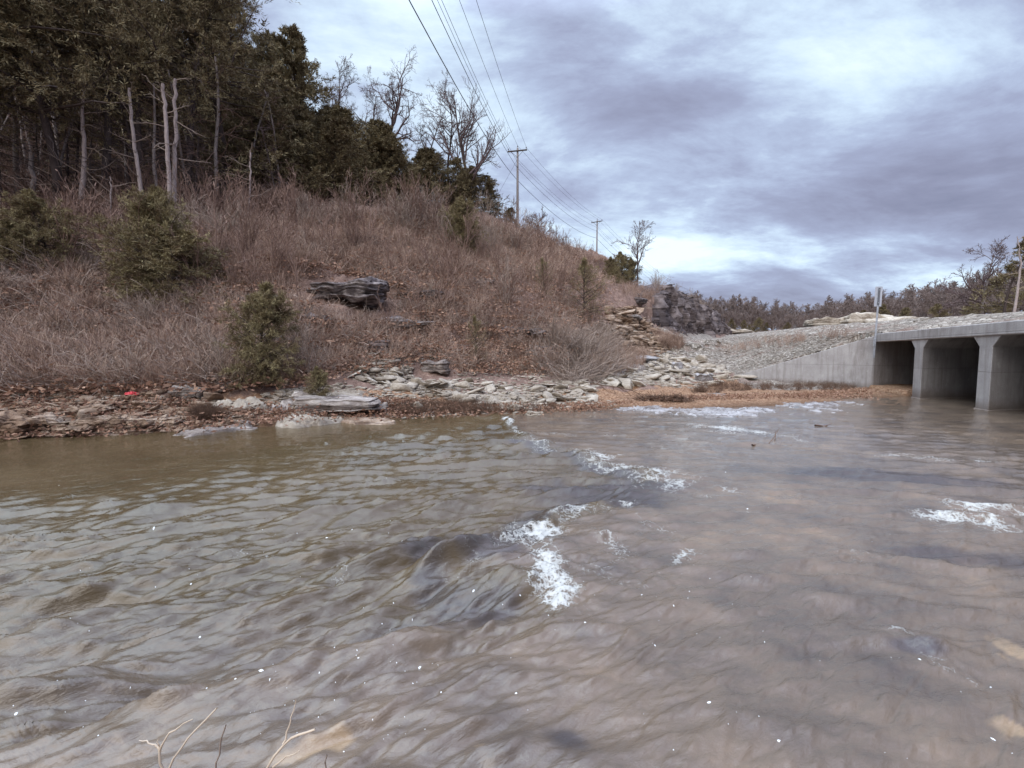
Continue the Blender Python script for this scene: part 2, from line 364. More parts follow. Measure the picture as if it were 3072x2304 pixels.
ctl = np.array(ctl, float)
def solve_rbf(c):
    d = np.linalg.norm(c[:, None, :2]-c[None, :, :2], axis=2); n = len(c)
    A = np.zeros((n+3, n+3)); A[:n, :n] = d + np.eye(n)*-0.02; A[:n, n] = 1; A[:n, n+1:] = c[:, :2]; A[n, :n] = 1; A[n+1:, :n] = c[:, :2].T
    return np.linalg.solve(A, np.concatenate([c[:, 2], [0, 0, 0]]))
WR = solve_rbf(ctl)
def rbf(x, y):
    out = np.zeros(x.shape)
    for c, w in zip(ctl, WR): out += w*np.sqrt((x-c[0])**2 + (y-c[1])**2)
    return out + WR[-3] + WR[-2]*x + WR[-1]*y
GX = np.arange(-90, 220, 0.4); GY = np.arange(-20, 260, 0.4)
gx, gy = np.meshgrid(GX, GY, indexing='ij'); GH = rbf(gx, gy)
def bil(x, y):
    u = np.clip((x-GX[0])/0.4, 0, len(GX)-1.001); v = np.clip((y-GY[0])/0.4, 0, len(GY)-1.001)
    i = u.astype(int); j = v.astype(int); u = u-i; v = v-j
    return GH[i, j]*(1-u)*(1-v) + GH[i+1, j]*u*(1-v) + GH[i, j+1]*(1-u)*v + GH[i+1, j+1]*u*v
def zroad(y): return np.interp(y, [0, 12, 17, 39, 108, 180, 300], [3.25, 3.3, 3.4, 4.25, 6.2, 8.6, 10])
def emb(x, y):
    t = (x-10-.351*y)*.9436; z = zroad(y)
    return np.where(t > 12, z-.3*(t-12), np.where(t > 3.3, z, np.where(t > 0, z-.23*(3.3-t), z-.76+.5*t))), t
def height(x, y):
    x = np.asarray(x, float); y = np.asarray(y, float)
    z = bil(x, y); e, t = emb(x, y); s, tt = st_(x, y)
    hill = sstep(0.6, 3.0, z)
    z = z + hill*(fbm(x*.35, y*.35, 0, 5, 4)*.42) + sstep(.0, .4, z)*fbm(x*1.7, y*1.7, 0, 9, 4)*.09*(1+hill)
    # terraced strata on the slope
    q = z/0.9 + fbm(x*.12, y*.12, 0, 21, 2)*1.2; fr = q-np.floor(q)
    z = z + sstep(1.2, 2.5, z)*(1-sstep(9, 12, z))*0.9*0.45*(sstep(.35, .65, fr)-fr)
    z = z + fbm(x*5, y*5, 0, 31, 3)*.018
    e = e + fbm(x*1.3, y*1.3, 0, 55, 4)*.09*(1-sstep(3.0, 3.6, t)*(1-sstep(11.5, 12, t)))
    infront = ((W1[0]-W0[0])*(y-W0[1]) - (W1[1]-W0[1])*(x-W0[0])) > 0.0     # river side of the wing wall line
    w1n = (x-W0[0])*(W1[0]-W0[0]) + (y-W0[1])*(W1[1]-W0[1]); w1n = w1n/np.dot(W1-W0, W1-W0)
    # side test: river side is towards the camera / left
    nrm = np.array([-(W1-W0)[1], (W1-W0)[0]]); side = (x-W0[0])*nrm[0] + (y-W0[1])*nrm[1]
    river = (side/6.67 > -0.16) & (w1n < 1.02) & (w1n > -.6)
    usee = ((s > 7.9) & ~river & ~((s < 9.5) & (t < 0)))
    z = np.where(usee, np.maximum(z, e), z)
    inc = (s <= 7.9) & (tt > -0.15) & (tt < 12.8)
    bed = -.5 + .78*sstep(3.5, 4.6, s) + fbm(x*2, y*2, 0, 77, 3)*.03
    z = np.where(inc, bed, z)
    # the rock cut: low ground on the road side, high ground behind
    L = np.linalg.norm(CB_-CA); dv = (CB_-CA)/L; q = ((x-CA[0])*dv[0]+(y-CA[1])*dv[1])/L; c = (x-CA[0])*dv[1]-(y-CA[1])*dv[0]
    zb = 3.6+2.7*q-.3; w = sstep(-.12, .02, q)*(1-sstep(1.0, 1.1, q)); tal = zb+np.clip(1.2-c*.6, 0, 1.2)
    z = np.where((c > .3) & (c < 14), z*(1-w)+np.minimum(z, tal)*w, z)
    ztp = np.interp(q, [0, .05, .16, .35, .6, .85, 1], [8.4, 9.6, 10.5, 10.5, 10.3, 9.7, 8.2])
    z = np.where((c <= .3) & (c > -20), z*(1-w)+w*np.where(c > -1.5, np.minimum(z, zb), np.minimum(np.maximum(z, ztp-.3), ztp-.2+.25*np.clip(-c-1.5, 0, 20))), z)
    z = np.where(usee, np.maximum(z, e), z)
    return z
def march(px, py, ymin=6.0, ymax=190.0):
    """first hit of pixel rays with the terrain"""
    r = ray(px, py); r = r/r[:, 1:2]; n = len(r); Y = np.full(n, ymin); hit = np.zeros(n, bool); step = 0.12
    ys = [ymin]
    while ys[-1] < ymax: ys.append(ys[-1]*1.006+0.03)
    ys = np.array(ys); lo = np.full(n, ymin); res = np.full(n, np.nan); alive = np.arange(n)
    for k in range(1, len(ys)):
        yk = ys[k]; x = r[alive, 0]*yk; z = HC + r[alive, 2]*yk
        h = hgrid(x, np.full(len(x), yk)); hh = z < h
        res[alive[hh]] = (ys[k-1]+yk)/2; alive = alive[~hh]
        if not len(alive): break
    ok = ~np.isnan(res); Yv = res[ok]
    p = np.stack([r[ok, 0]*Yv, Yv, np.zeros(ok.sum())], -1); p[:, 2] = height(p[:, 0], p[:, 1])
    return p
TH = height(gx, gy)
def hgrid(x, y):
    u = np.clip((x-GX[0])/0.4, 0, len(GX)-1.001); v = np.clip((y-GY[0])/0.4, 0, len(GY)-1.001)
    i = u.astype(int); j = v.astype(int); u = u-i; v = v-j
    return TH[i, j]*(1-u)*(1-v) + TH[i+1, j]*u*(1-v) + TH[i, j+1]*(1-u)*v + TH[i+1, j+1]*u*v

def graded(a, b, lo, hi, fine, g=1.06, mx=6.0):
    c = list(np.arange(lo, hi, fine)); d = fine; x = c[0]; L = []
    while x > a: d = min(d*g, mx); x -= d; L.append(x)
    d = fine; x = c[-1]; R = []
    while x < b: d = min(d*g, mx); x += d; R.append(x)
    return np.array(L[::-1] + c + R)
def gridmesh(xs, ys, zf):
    x, y = np.meshgrid(xs, ys, indexing='ij'); z = zf(x, y); n, m = x.shape
    i = np.arange(n*m).reshape(n, m)
    Fq = np.stack([i[:-1, :-1], i[1:, :-1], i[1:, 1:], i[:-1, 1:]], -1).reshape(-1, 4)
    return np.stack([x, y, z], -1).reshape(-1, 3), Fq
xs = graded(-400, 900, -15, 20, 0.12, 1.03, 25); ys = graded(-60, 1500, 8.5, 32, 0.12, 1.015, 30)
V, Fq = gridmesh(xs, ys, height)
x, y, z = V.T; e_, t_ = emb(x, y); s_, tt_ = st_(x, y)
def inpoly(px, py, poly):
    ins = np.zeros(len(px), bool); n = len(poly)
    for i in range(n):
        x0, y0 = poly[i]; x1, y1 = poly[(i+1) % n]
        c = ((y0 > py) != (y1 > py)) & (px < (x1-x0)*(py-y0)/(y1-y0+1e-12)+x0); ins ^= c
    return ins
sand = sstep(-6.5, -2, x + fbm(x*.3, y*.3, 0, 3, 3)*2)*(1-sstep(.30, .55, z + fbm(x*.8, y*.8, 0, 4, 3)*.15))*(y < 40)*(x < 40)
sand = np.maximum(sand, ((s_ <= 7.75) & (tt_ > -.2)).astype(float))
sand = np.maximum(sand, 0.62*(1-sstep(.5, 1.0, z))*(x <= -2)*(y < 20))
grav = ((z < e_ + .12) & (s_ > 7.7)).astype(float)*(1-.0*x)
grav = np.maximum(grav, sstep(3, 6, x-0.14*(y-20))*sstep(.45, .7, z)*(1-sstep(3.2, 4.5, z-.05*(y-30)))*(y < 75)*.8)
grav = np.maximum(grav, ((y > 50) & (t_ > 11.5) & (t_ < 30) & (y < 80)).astype(float))
wet = (1-sstep(.02, .14, z))*(y < 40)
g = mk('ground', V, Fq, M['ground'], smooth=True, attrs={'sand': sand, 'grav': grav, 'wet': wet}); tag(g, kind='structure')
# road surface laid on the embankment
yy = graded(-14, 320, -10, 60, 0.6, 1.05, 6); rows = []
tt0 = np.linspace(3.9, 11.2, 5)
V = np.array([[10+.351*yv+t0/.9436*1.0*1.0, yv, zroad(yv)+.035+.02*(1-abs(k-2)/2)] for yv in yy for k, t0 in enumerate(tt0)])
i = np.arange(len(V)).reshape(len(yy), 5); Fq = np.stack([i[:-1, :-1], i[:-1, 1:], i[1:, 1:], i[1:, :-1]], -1).reshape(-1, 4)
m, t, b = newmat('road asphalt'); gq = t.add('ShaderNodeNewGeometry').outputs['Position']; nn = t.noise(gq, 30, 4)
setc(t, b, t.ramp(nn, [(0.3, (0.10, 0.10, 0.10)), (0.7, (0.20, 0.19, 0.185))]), 0.85, nn, 0.3, 0.01)
tag(mk('road', V, Fq, m), kind='structure')
# ------------------------------------------------------------------ stream water
LEDGE = np.array([(-1.2, 14.5), (-.3, 12.6), (0.02, 11.6), (.22, 9.4), (.85, 8.1), (1.5, 7.25), (2.1, 6.3), (1.75, 5.7), (1.05, 5.05), (.55, 4.7), (.15, 4.25),
                  (-.35, 4.0), (-.42, 3.75), (.15, 3.35), (.22, 3.0), (-.05, 2.75), (-.6, 2.5), (-1.3, 2.3), (-2.6, 2.0), (-5, 1.6)])
def poly_sd(x, y, L):
    """signed distance to an open polyline; negative on its left (pool) side"""
    best = np.full(x.shape, 1e9); sg = np.ones(x.shape)
    for (ax, ay), (bx, by) in zip(L[:-1], L[1:]):
        vx, vy = bx-ax, by-ay; q = np.clip(((x-ax)*vx+(y-ay)*vy)/(vx*vx+vy*vy), 0, 1)
        dx, dy = x-ax-q*vx, y-ay-q*vy; d = dx*dx+dy*dy; c = vx*(y-ay)-vy*(x-ax); w = d < best-1e-9
        best = np.where(w, d, best); sg = np.where(w, np.where(c > 0, 1, -1), sg)
    return np.sqrt(best)*sg
def wavetile(Lm, lam, ang, spread, seed, N=512, band=0.55):
    k = np.fft.fftfreq(N, Lm/N); kx, ky = np.meshgrid(k, k, indexing='ij'); kk = np.hypot(kx, ky)+1e-9
    th = np.arctan2(ky, kx); da = np.abs((th-ang+math.pi/2) % math.pi-math.pi/2)
    A = np.exp(-(np.log(kk*lam)/band)**2)*np.exp(-(da/spread)**2)
    r = rng_(seed); sp = A*np.exp(2j*math.pi*r.random((N, N))); h = np.fft.ifft2(sp).real; h /= h.std(); h = h*np.where(h > 0, 1+.18*h, 1/(1-.18*h)); return h, Lm
def smp(tile, x, y):
    h, L = tile; N = len(h); u = (x/L*N) % N; v = (y/L*N) % N; i = u.astype(int) % N; j = v.astype(int) % N; u = u-np.floor(u); v = v-np.floor(v); i2 = (i+1) % N; j2 = (j+1) % N
    return h[i, j]*(1-u)*(1-v)+h[i2, j]*u*(1-v)+h[i, j2]*(1-u)*v+h[i2, j2]*u*v
T_big = wavetile(17.3, .85, rad(128), .45, 1); T_big2 = wavetile(23.1, 1.3, rad(100), .35, 2)
T_mid = wavetile(9.7, .26, rad(120), .55, 3, band=.6); T_mid2 = wavetile(11.9, .30, rad(97), .40, 4, band=.6)
T_sml = wavetile(4.3, .085, rad(118), .6, 5, band=.6); T_rip = wavetile(7.3, .15, rad(122), .40, 8, band=.45); T_flat = wavetile(14.0, .55, rad(75), .5, 6, band=.7)
def stp(tile, x, y, k, j=0.0):
    if j: x = x+fbm(x*7, y*7, 0, 411, 2)*j; y = y+fbm(x*7, y*7, 0, 412, 2)*j
    h = smp(tile, x, y); h = smp(tile, x, y+k*h); return h
def gb(x, y, cx, cy, sx, sy, a=0.0):
    c, s = math.cos(a), math.sin(a); dx, dy = x-cx, y-cy; u = dx*c+dy*s; v = -dx*s+dy*c; return np.exp(-(u/sx)**2-(v/sy)**2)
def water_z(x, y):
    wx = x + fbm(x*1.2, y*1.2, 0, 201, 3)*.13; wy = y + fbm(x*1.2, y*1.2, 0, 202, 3)*.13
    sd = poly_sd(wx, wy, LEDGE); sd = np.where(y > 13, 5.0*np.sign(x+.5), sd)
    left = 1-sstep(-.05, .25, sd); drop = .20*np.clip(1.15-y/9, .28, 1)
    z = .03 - drop*(1-sstep(-.50, .03, sd)) + .035*np.exp(-((sd+.75)/.22)**2)*np.clip(1.2-y/9, .1, 1)
    near = np.clip((9-y)/6, 0, 1); blend = sstep(3.5, 7.5, y + x*.25)
    dl = np.clip(-sd, 0, 20)
    calm = sstep(2.6, 5.5, -x - (8-y)*.55)*sstep(4.2, 6.5, y)                      # the still reach on the far left
    A = left*(.036*np.exp(-(dl/3.5)**2)+.018)*(1-.85*calm)*np.clip(1.25-y/14, .2, 1)
    z = z + A*(smp(T_big, x, y)*(1-blend)+smp(T_big2, x, y)*blend*.8)
    # standing hummocks below the step
    for cx, cy, sx, sy, h, a in [(-1.05, 4.1, .34, .16, .085, .6), (-1.75, 4.0, .32, .15, .085, .5), (-1.45, 4.5, .35, .14, .06, .6), (-.45, 3.3, .45, .15, .06, .9),
                                 (-3.1, 3.9, .6, .16, .055, .7), (-3.6, 4.6, .8, .18, .05, .6), (-2.5, 3.4, .6, .15, .05, .7), (-.5, 5.3, .6, .14, .05, .3), (.3, 6.2, .7, .16, .05, .2),
                                 (-.2, 7.3, .9, .16, .04, .1), (-1.8, 5.4, .7, .14, .04, .4), (-.9, 3.2, .5, .12, .045, .8)]:
        z = z + h*gb(x, y, cx, cy, sx, sy, a)
    rip = np.maximum(left, sstep(1.4, -1.2, x)*sstep(5, 3.5, y)*.75); z = z + rip*(1-.7*calm)*np.clip(1.3-y/12, .25, 1)*(.0135*stp(T_mid, x, y, .006, .012)*(1-blend)) + left*(1-.8*calm)*.019*stp(T_mid2, x, y, .006, .012)*blend + (.0070*rip*(1-.7*calm)+.0020*(1-rip))*stp(T_rip, x+fbm(x, y, 0, 7, 2)*.2, y, .002, .006)*np.clip(1.5-y/8, 0, 1) + (1-left)*np.clip(1.3-y/12, .25, 1)*.0030*smp(T_mid, x*.8, y*.8)
    # right shallow sheet: long low swells over the bedrock
    rg = 1-left; z = z + rg*.0045*smp(T_mid2, x*.75, y*1.1); z = z + rg*(.006*smp(T_flat, x, y*1.0)+.010*fbm(x*.9, y*1.1, 0, 88, 3))
    rn = rg*np.exp(-((sd-.2)/1.2)**2)*np.clip(1-y/9, 0, 1); z = z + rn*.009*smp(T_big, x+3, y+4)
    z = z + (.0018+.0030*rip*(1-.6*calm))*smp(T_sml, x, y)*np.clip(1.2-y/8, 0, 1)
    # thin shear creases where currents meet
    cz = smp(T_big, x*.9+5, y*.9+2)+.35*smp(T_mid, x, y); cz2 = smp(T_flat, x*.5+2, y*.5)+.3*smp(T_mid, x+3, y)
    z = z - (.0065*np.exp(-(cz/.16)**2)*sstep(-.1, .5, fbm(x*.8, y*.8, 0, 301, 2)) + rg*.003*np.exp(-(cz2/.10)**2)*sstep(0., .5, fbm(x*.7, y*.7, 0, 302, 2)))*np.clip(1.3-y/9, 0, 1)
    for p, h, sx, sy in [((936, 653), .05, .10, .05), ((915, 640), .02, .25, .05), ((965, 520), .05, .5, .10), ((1010, 515), .05, .5, .1), ((690, 487), .05, .45, .12), ((760, 447), .05, .6, .12),
                         ((820, 455), .04, .8, .1), ((905, 480), .05, 1.2, .12), ((870, 495), .04, 1.2, .1), ((980, 470), .03, 1.2, .12), ((1000, 495), .04, 1.5, .12), ((820, 600), .02, .3, .1)]:
        q = G(*p); z = z + h*gb(x, y, q[0], q[1], sx, sy, -.35)
    return z, sd, left
FOAM = [([(520, 431), (526, 442), (548, 450)], .16, .6), ([(583, 455), (605, 466), (628, 472), (650, 472)], .20, .85), ([(655, 483), (672, 488), (690, 486)], .17, 1.0), ([(690, 487), (725, 492)], .13, .45),
        ([(572, 510), (552, 519), (545, 530), (522, 536)], .16, 1.0), ([(545, 528), (560, 540), (585, 536)], .10, .5), ([(604, 516), (612, 510), (630, 507)], .07, .85), ([(543, 558), (548, 572), (549, 584), (560, 600)], .10, 1.0),
        ([(543, 560), (570, 562), (600, 561)], .08, .6), ([(610, 568), (626, 578), (650, 577)], .08, .55), ([(607, 581), (622, 584)], .06, .6), ([(936, 520), (960, 524), (985, 522)], .14, 1.0), ([(985, 514), (1010, 518), (1040, 522)], .13, .9),
        ([(710, 428), (735, 432), (765, 434)], .3, .85), ([(770, 439), (790, 440)], .22, .6), ([(900, 458), (925, 459)], .22, .55), ([(950, 458), (975, 461)], .18, .55), ([(550, 436), (600, 438)], .25, .4), ([(790, 497), (800, 500)], .12, .6),
        ([(925, 650), (938, 656), (945, 662)], .05, .75), ([(830, 560), (850, 558), (870, 557)], .06, .45), ([(680, 565), (690, 560)], .05, .6), ([(225, 540), (240, 545)], .06, .35), ([(255, 548), (262, 553)], .05, .5), ([(340, 565), (360, 580)], .05, .35)]
def mat_water():
    m, t, b = newmat('stream water'); g = t.add('ShaderNodeNewGeometry').outputs['Position']; at = lambda n: t.add('ShaderNodeAttribute', attribute_name=n).outputs['Fac']
    n0 = t.noise(g, 0.55, 4, 0.6, 0.4); n1 = t.noise(t.mapping(g, loc=(5, 2, 0)), 1.7, 5, 0.65)
    deep = t.ramp(n0, [(0.35, (0.066, 0.045, 0.021)), (0.65, (0.106, 0.074, 0.038))])
    f = t.math('ADD', t.math('MULTIPLY', n1, 0.6), t.math('MULTIPLY', n0, 0.4))
    shal = t.ramp(f, [(0.30, (0.062, 0.050, 0.044)), (0.44, (0.118, 0.089, 0.067)), (0.58, (0.172, 0.126, 0.089)), (0.72, (0.26, 0.180, 0.115))])
    c = t.mix(at('shallow'), deep, shal)
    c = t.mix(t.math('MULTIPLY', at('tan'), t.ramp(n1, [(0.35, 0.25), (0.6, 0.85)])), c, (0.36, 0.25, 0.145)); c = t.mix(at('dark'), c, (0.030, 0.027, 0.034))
    wv = t.add('ShaderNodeVectorMath', {0: g, 1: t.add('ShaderNodeVectorMath', {0: t.noise(g, 8, 5, 0.65, 0, 1), 1: (.16, .16, .16)}, operation='MULTIPLY').outputs[0]}, operation='ADD')
    va = t.add('ShaderNodeTexVoronoi', {'Scale': 9.0, 'Vector': wv.outputs[0]}, feature='DISTANCE_TO_EDGE').outputs['Distance']; vb = t.add('ShaderNodeTexVoronoi', {'Scale': 27.0, 'Vector': wv.outputs[0]}, feature='DISTANCE_TO_EDGE').outputs['Distance']
    fn = t.noise(g, 13, 6, 0.72, 1.2); fn2 = t.noise(g, 60, 4, 0.75)
    ff = t.math('ADD', t.math('MULTIPLY', t.math('ABSOLUTE', t.math('SUBTRACT', fn, 0.5)), -7.0), t.math('MULTIPLY', fn2, 0.7))
    dd = t.math('ADD', t.math('MULTIPLY', va, 0.9), t.math('MULTIPLY', vb, 0.75)); fq = t.math('MULTIPLY', at('foam'), t.math('ADD', 0.12, t.math('MULTIPLY', fn2, 0.62)))
    fm = t.math('ADD', t.math('MULTIPLY', t.math('SUBTRACT', fq, t.math('ADD', dd, 0.035)), 3.8), 0.0, clamp=True)
    c = t.mix(fm, c, (0.47, 0.465, 0.43))
    rp = t.noise(t.mapping(g, sc=(1, 2.0, 1), rot=(0, 0, .6)), 17, 5, 0.62, 0.7)
    st1 = t.noise(t.mapping(t.mapping(g, rot=(0, 0, rad(-38))), sc=(.38, 1.5, 1)), 17, 6, 0.62, 0.5); st2 = t.noise(t.mapping(t.mapping(g, rot=(0, 0, rad(-12)), loc=(3, 3, 0)), sc=(.35, 1.3, 1)), 9, 5, 0.6, 0.5)
    h = t.math('ADD', t.math('ADD', t.math('MULTIPLY', rp, 0.35), t.math('ADD', t.math('MULTIPLY', st1, 1.0), t.math('MULTIPLY', st2, 1.1))), t.math('MULTIPLY', fm, 0.5))
    setc(t, b, c, t.math('ADD', t.math('MULTIPLY', fm, 0.7), 0.035), h, 1.0, 0.0075, 0.5); b.inputs['IOR'].default_value = 1.55
    return m
def build_water():
    ys = [0.3]
    while ys[-1] < 34: ys.append(ys[-1] + max(.0135, ys[-1]**2/794*.75))
    ys = np.array(ys); us = np.concatenate([-np.geomspace(11, 1.30, 26)[:-1], np.linspace(-1.29, 1.29, 640), np.geomspace(1.30, 9, 24)])
    Y = ys[:, None]+0*us[None]; X = us[None]*(Y+.25); Z, sd, left = water_z(X.ravel(), Y.ravel())
    x, y = X.ravel(), Y.ravel(); foam = np.zeros(len(x)); fx_ = x+fbm(x*3.1, y*3.1, 0, 51, 4)*.13; fy_ = y+fbm(x*3.1, y*3.1, 0, 52, 4)*.13
    for pts, w, a in FOAM:
        L = np.array([G(*p)[:2] for p in pts]); d = np.full(len(x), 1e9); w = w*1.35
        for q0, q1 in zip(L[:-1], L[1:]):
            v = q1-q0; q = np.clip(((fx_-q0[0])*v[0]+(fy_-q0[1])*v[1])/v.dot(v), 0, 1); d = np.minimum(d, np.hypot(fx_-q0[0]-q*v[0], fy_-q0[1]-q*v[1]))
        foam = np.maximum(foam, a*np.exp(-(d/(w*1.55))**2))
    foam = np.maximum(foam, .95*np.exp(-((sd+.02)/.11)**2)*sstep(-.5, .3, fbm(x*1.5, y*1.5, 0, 93, 3))*(y < 12.5)*(y > 5.6))
    foam = np.maximum(foam, .70*np.exp(-((sd-.45)/.6)**2)*sstep(.1, .8, fbm(x*2.1, y*3.0, 0, 94, 3))*(y < 8)*(y > 3.0))
    Z = Z + .02*np.clip(foam, 0, 1)*(fbm(x*14, y*14, 0, 91, 3)+.6)*np.clip(1.3-y/10, .2, 1)
    foam *= .72+.75*fbm(x*3.2, y*3.2, 0, 15, 3)
    tan = np.zeros(len(x)); dark = np.zeros(len(x))
    for p, sx, sy, a in [((315, 755), .10, .045, .5), ((335, 750), .09, .05, .3), ((1015, 655), .10, .10, 0), ((1015, 735), .09, .06, 0), ((480, 757), .03, .03, 0), ((290, 765), .09, .03, .3)]:
        q = G(*p); tan = np.maximum(tan, gb(x, y, q[0], q[1], sx, sy, a))
    tan = sstep(.25, .75, tan+.35*fbm(x*11, y*11, 0, 40, 4))*.8*(tan > .05)
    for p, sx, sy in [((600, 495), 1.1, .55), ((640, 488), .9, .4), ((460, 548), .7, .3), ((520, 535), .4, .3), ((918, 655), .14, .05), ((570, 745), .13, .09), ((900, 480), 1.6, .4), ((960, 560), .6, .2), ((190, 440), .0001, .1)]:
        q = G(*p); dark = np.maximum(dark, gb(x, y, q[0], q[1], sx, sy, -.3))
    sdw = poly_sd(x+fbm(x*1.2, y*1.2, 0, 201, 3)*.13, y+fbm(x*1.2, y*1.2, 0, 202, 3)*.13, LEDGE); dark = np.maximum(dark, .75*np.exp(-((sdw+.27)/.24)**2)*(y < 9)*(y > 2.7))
    dark = sstep(.2, .8, dark+.25*fbm(x*3, y*3, 0, 41, 3))*.6  # tongue's dark hillside reflection painted into water colour, plus dark bed at the lip
    shallow = np.maximum(1-left, sstep(3.6, 2.2, y)*sstep(-6, -1, x-(3-y)))
    n, m_ = len(ys), len(us); i = np.arange(n*m_).reshape(n, m_); Fq = np.stack([i[:-1, :-1], i[:-1, 1:], i[1:, 1:], i[1:, :-1]], -1).reshape(-1, 4)
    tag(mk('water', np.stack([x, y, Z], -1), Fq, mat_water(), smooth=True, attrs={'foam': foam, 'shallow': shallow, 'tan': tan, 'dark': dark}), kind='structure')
    # floating foam flecks
    rs = rng_(7); pos = []; a = Acc()
    px = rs.uniform(0, 1024, 1500); py = 470 + 298*rs.random(1500)**1.1
    dens = (np.where(px < 560, .22, .10))*(.15+1.7*sstep(-.1, .5, fbm(px*.006+py*.004, py*.03-px*.008, 0, 17, 2)))+.8*np.exp(-((px-600)/90)**2-((py-585)/40)**2); kp = rs.random(1500) < dens; q = G(px[kp], py[kp]); w = water_z(q[:, 0], q[:, 1])[0]
    for (fx, fy, _), wz in zip(q, w):
        r = (.0016+.006*rs.random()**6)*(1+fy*.10); k = 7; an = np.arange(k)*2*math.pi/k; rr = r*(.6+.6*rs.random(k)); st = 1+rs.random()*1.2; ro = rs.random()*3
        bx, by = rr*np.cos(an)*st, rr*np.sin(an); X = fx+bx*math.cos(ro)-by*math.sin(ro); Yy = fy+bx*math.sin(ro)+by*math.cos(ro)
        zz = water_z(X, Yy)[0]; ring = np.stack([X, Yy, zz-.001], -1); top = np.array([[fx, fy, zz.max()+r*.35+.001]]); Vv = np.concatenate([ring, top])
        a.add(Vv, np.array([[j, (j+1) % k, k] for j in range(k)]))
    m, t, b = newmat('foam flecks'); setc(t, b, (.78, .80, .78), .5); o = a.mk('foam_flecks', m, smooth=True); tag(o, 'small white foam flecks drifting on the brown water', 'foam', kind='stuff')
build_water()

# ------------------------------------------------------------------ box culvert
def concrete():
    m, t, b = newmat('concrete'); g = t.add('ShaderNodeNewGeometry').outputs['Position']
    n = t.noise(g, 1.1, 5, 0.6); st = t.noise(t.mapping(g, sc=(5, 5, .35)), 1.3, 4, 0.6); f = t.noise(g, 35, 4, 0.7); bl = t.noise(t.mapping(g, loc=(3, 8, 1)), 4.0, 5, 0.7)
    c = t.ramp(t.math('ADD', t.math('MULTIPLY', n, 0.6), t.math('MULTIPLY', f, 0.4)), [(0.35, (0.29, 0.265, 0.255)), (0.65, (0.47, 0.44, 0.425))])
    c = t.mix(t.ramp(st, [(0.48, 0.0), (0.70, 0.42)]), c, (0.17, 0.145, 0.13)); c = t.mix(t.ramp(bl, [(0.60, 0.0), (0.72, 0.4)]), c, (0.60, 0.57, 0.55))
    z = t.add('ShaderNodeSeparateXYZ', {'Vector': g}).outputs[2]
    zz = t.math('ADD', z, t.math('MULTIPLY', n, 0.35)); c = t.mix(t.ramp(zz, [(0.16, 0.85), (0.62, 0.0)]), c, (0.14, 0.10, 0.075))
    ft = t.math('FRACT', t.math('DIVIDE', z, 1.22)); seam = t.ramp(ft, [(0.0, 1.0), (0.012, 0.0), (0.988, 0.0), (1.0, 1.0)])
    c = t.mix(t.math('MULTIPLY', seam, 0.45), c, (0.15, 0.13, 0.12)); s2 = t.noise(t.mapping(g, sc=(1, 1, .25), loc=(9, 1, 4)), 1.6, 4, 0.7); c = t.mix(t.ramp(s2, [(0.52, 0.0), (0.64, 0.5)]), c, (0.20, 0.17, 0.155))
    setc(t, b, c, 0.9, t.math('SUBTRACT', t.math('ADD', f, t.math('MULTIPLY', bl, 0.6)), seam), 0.5, 0.025, 0.2); return m
M['conc'] = concrete()
def prism(poly_sz, t0, length, dirv=BD, bev=0.012):
    """polygon in the face plane (s along the face, z up) extruded along the barrel"""
    n = len(poly_sz); V = []
    for L in (t0, t0+length):
        for s, z in poly_sz: p = O2 + ES*s + dirv*L; V.append((p[0], p[1], z))
    import bmesh
    bm = bmesh.new(); vs = [bm.verts.new(v) for v in V]
    bm.faces.new(vs[:n]); bm.faces.new(vs[n:][::-1])
    for i in range(n): bm.faces.new((vs[i], vs[n+i], vs[n+(i+1) % n], vs[(i+1) % n]))
    bmesh.ops.recalc_face_normals(bm, faces=bm.faces)
    if bev: bmesh.ops.bevel(bm, geom=[e for e in bm.edges if e.calc_face_angle(0) > .5], offset=bev, segments=1, affect='EDGES')
    return bm
def bmobj(name, bm, mat, parent=None):
    me = bpy.data.meshes.new(name); bm.to_mesh(me); bm.free(); me.materials.append(mat); o = bpy.data.objects.new(name, me); COL.objects.link(o)
    if parent: o.parent = parent
    return o
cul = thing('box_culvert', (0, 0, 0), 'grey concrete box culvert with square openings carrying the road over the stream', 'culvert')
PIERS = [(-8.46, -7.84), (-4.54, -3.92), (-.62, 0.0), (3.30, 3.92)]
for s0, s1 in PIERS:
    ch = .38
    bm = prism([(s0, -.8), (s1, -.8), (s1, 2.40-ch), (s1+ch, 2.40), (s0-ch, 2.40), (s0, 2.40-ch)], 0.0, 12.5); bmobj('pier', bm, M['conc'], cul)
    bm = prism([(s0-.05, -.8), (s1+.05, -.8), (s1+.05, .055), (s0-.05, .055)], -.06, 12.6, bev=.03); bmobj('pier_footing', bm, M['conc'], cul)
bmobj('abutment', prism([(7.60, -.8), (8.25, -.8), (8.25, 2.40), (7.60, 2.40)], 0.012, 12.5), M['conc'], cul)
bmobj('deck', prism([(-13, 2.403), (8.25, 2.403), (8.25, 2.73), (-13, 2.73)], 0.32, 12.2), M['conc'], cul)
bmobj('headwall', prism([(-13, 2.36), (7.62, 2.36), (7.62, 2.755), (-13, 2.755)], -.06, .38, bev=.025), M['conc'], cul)
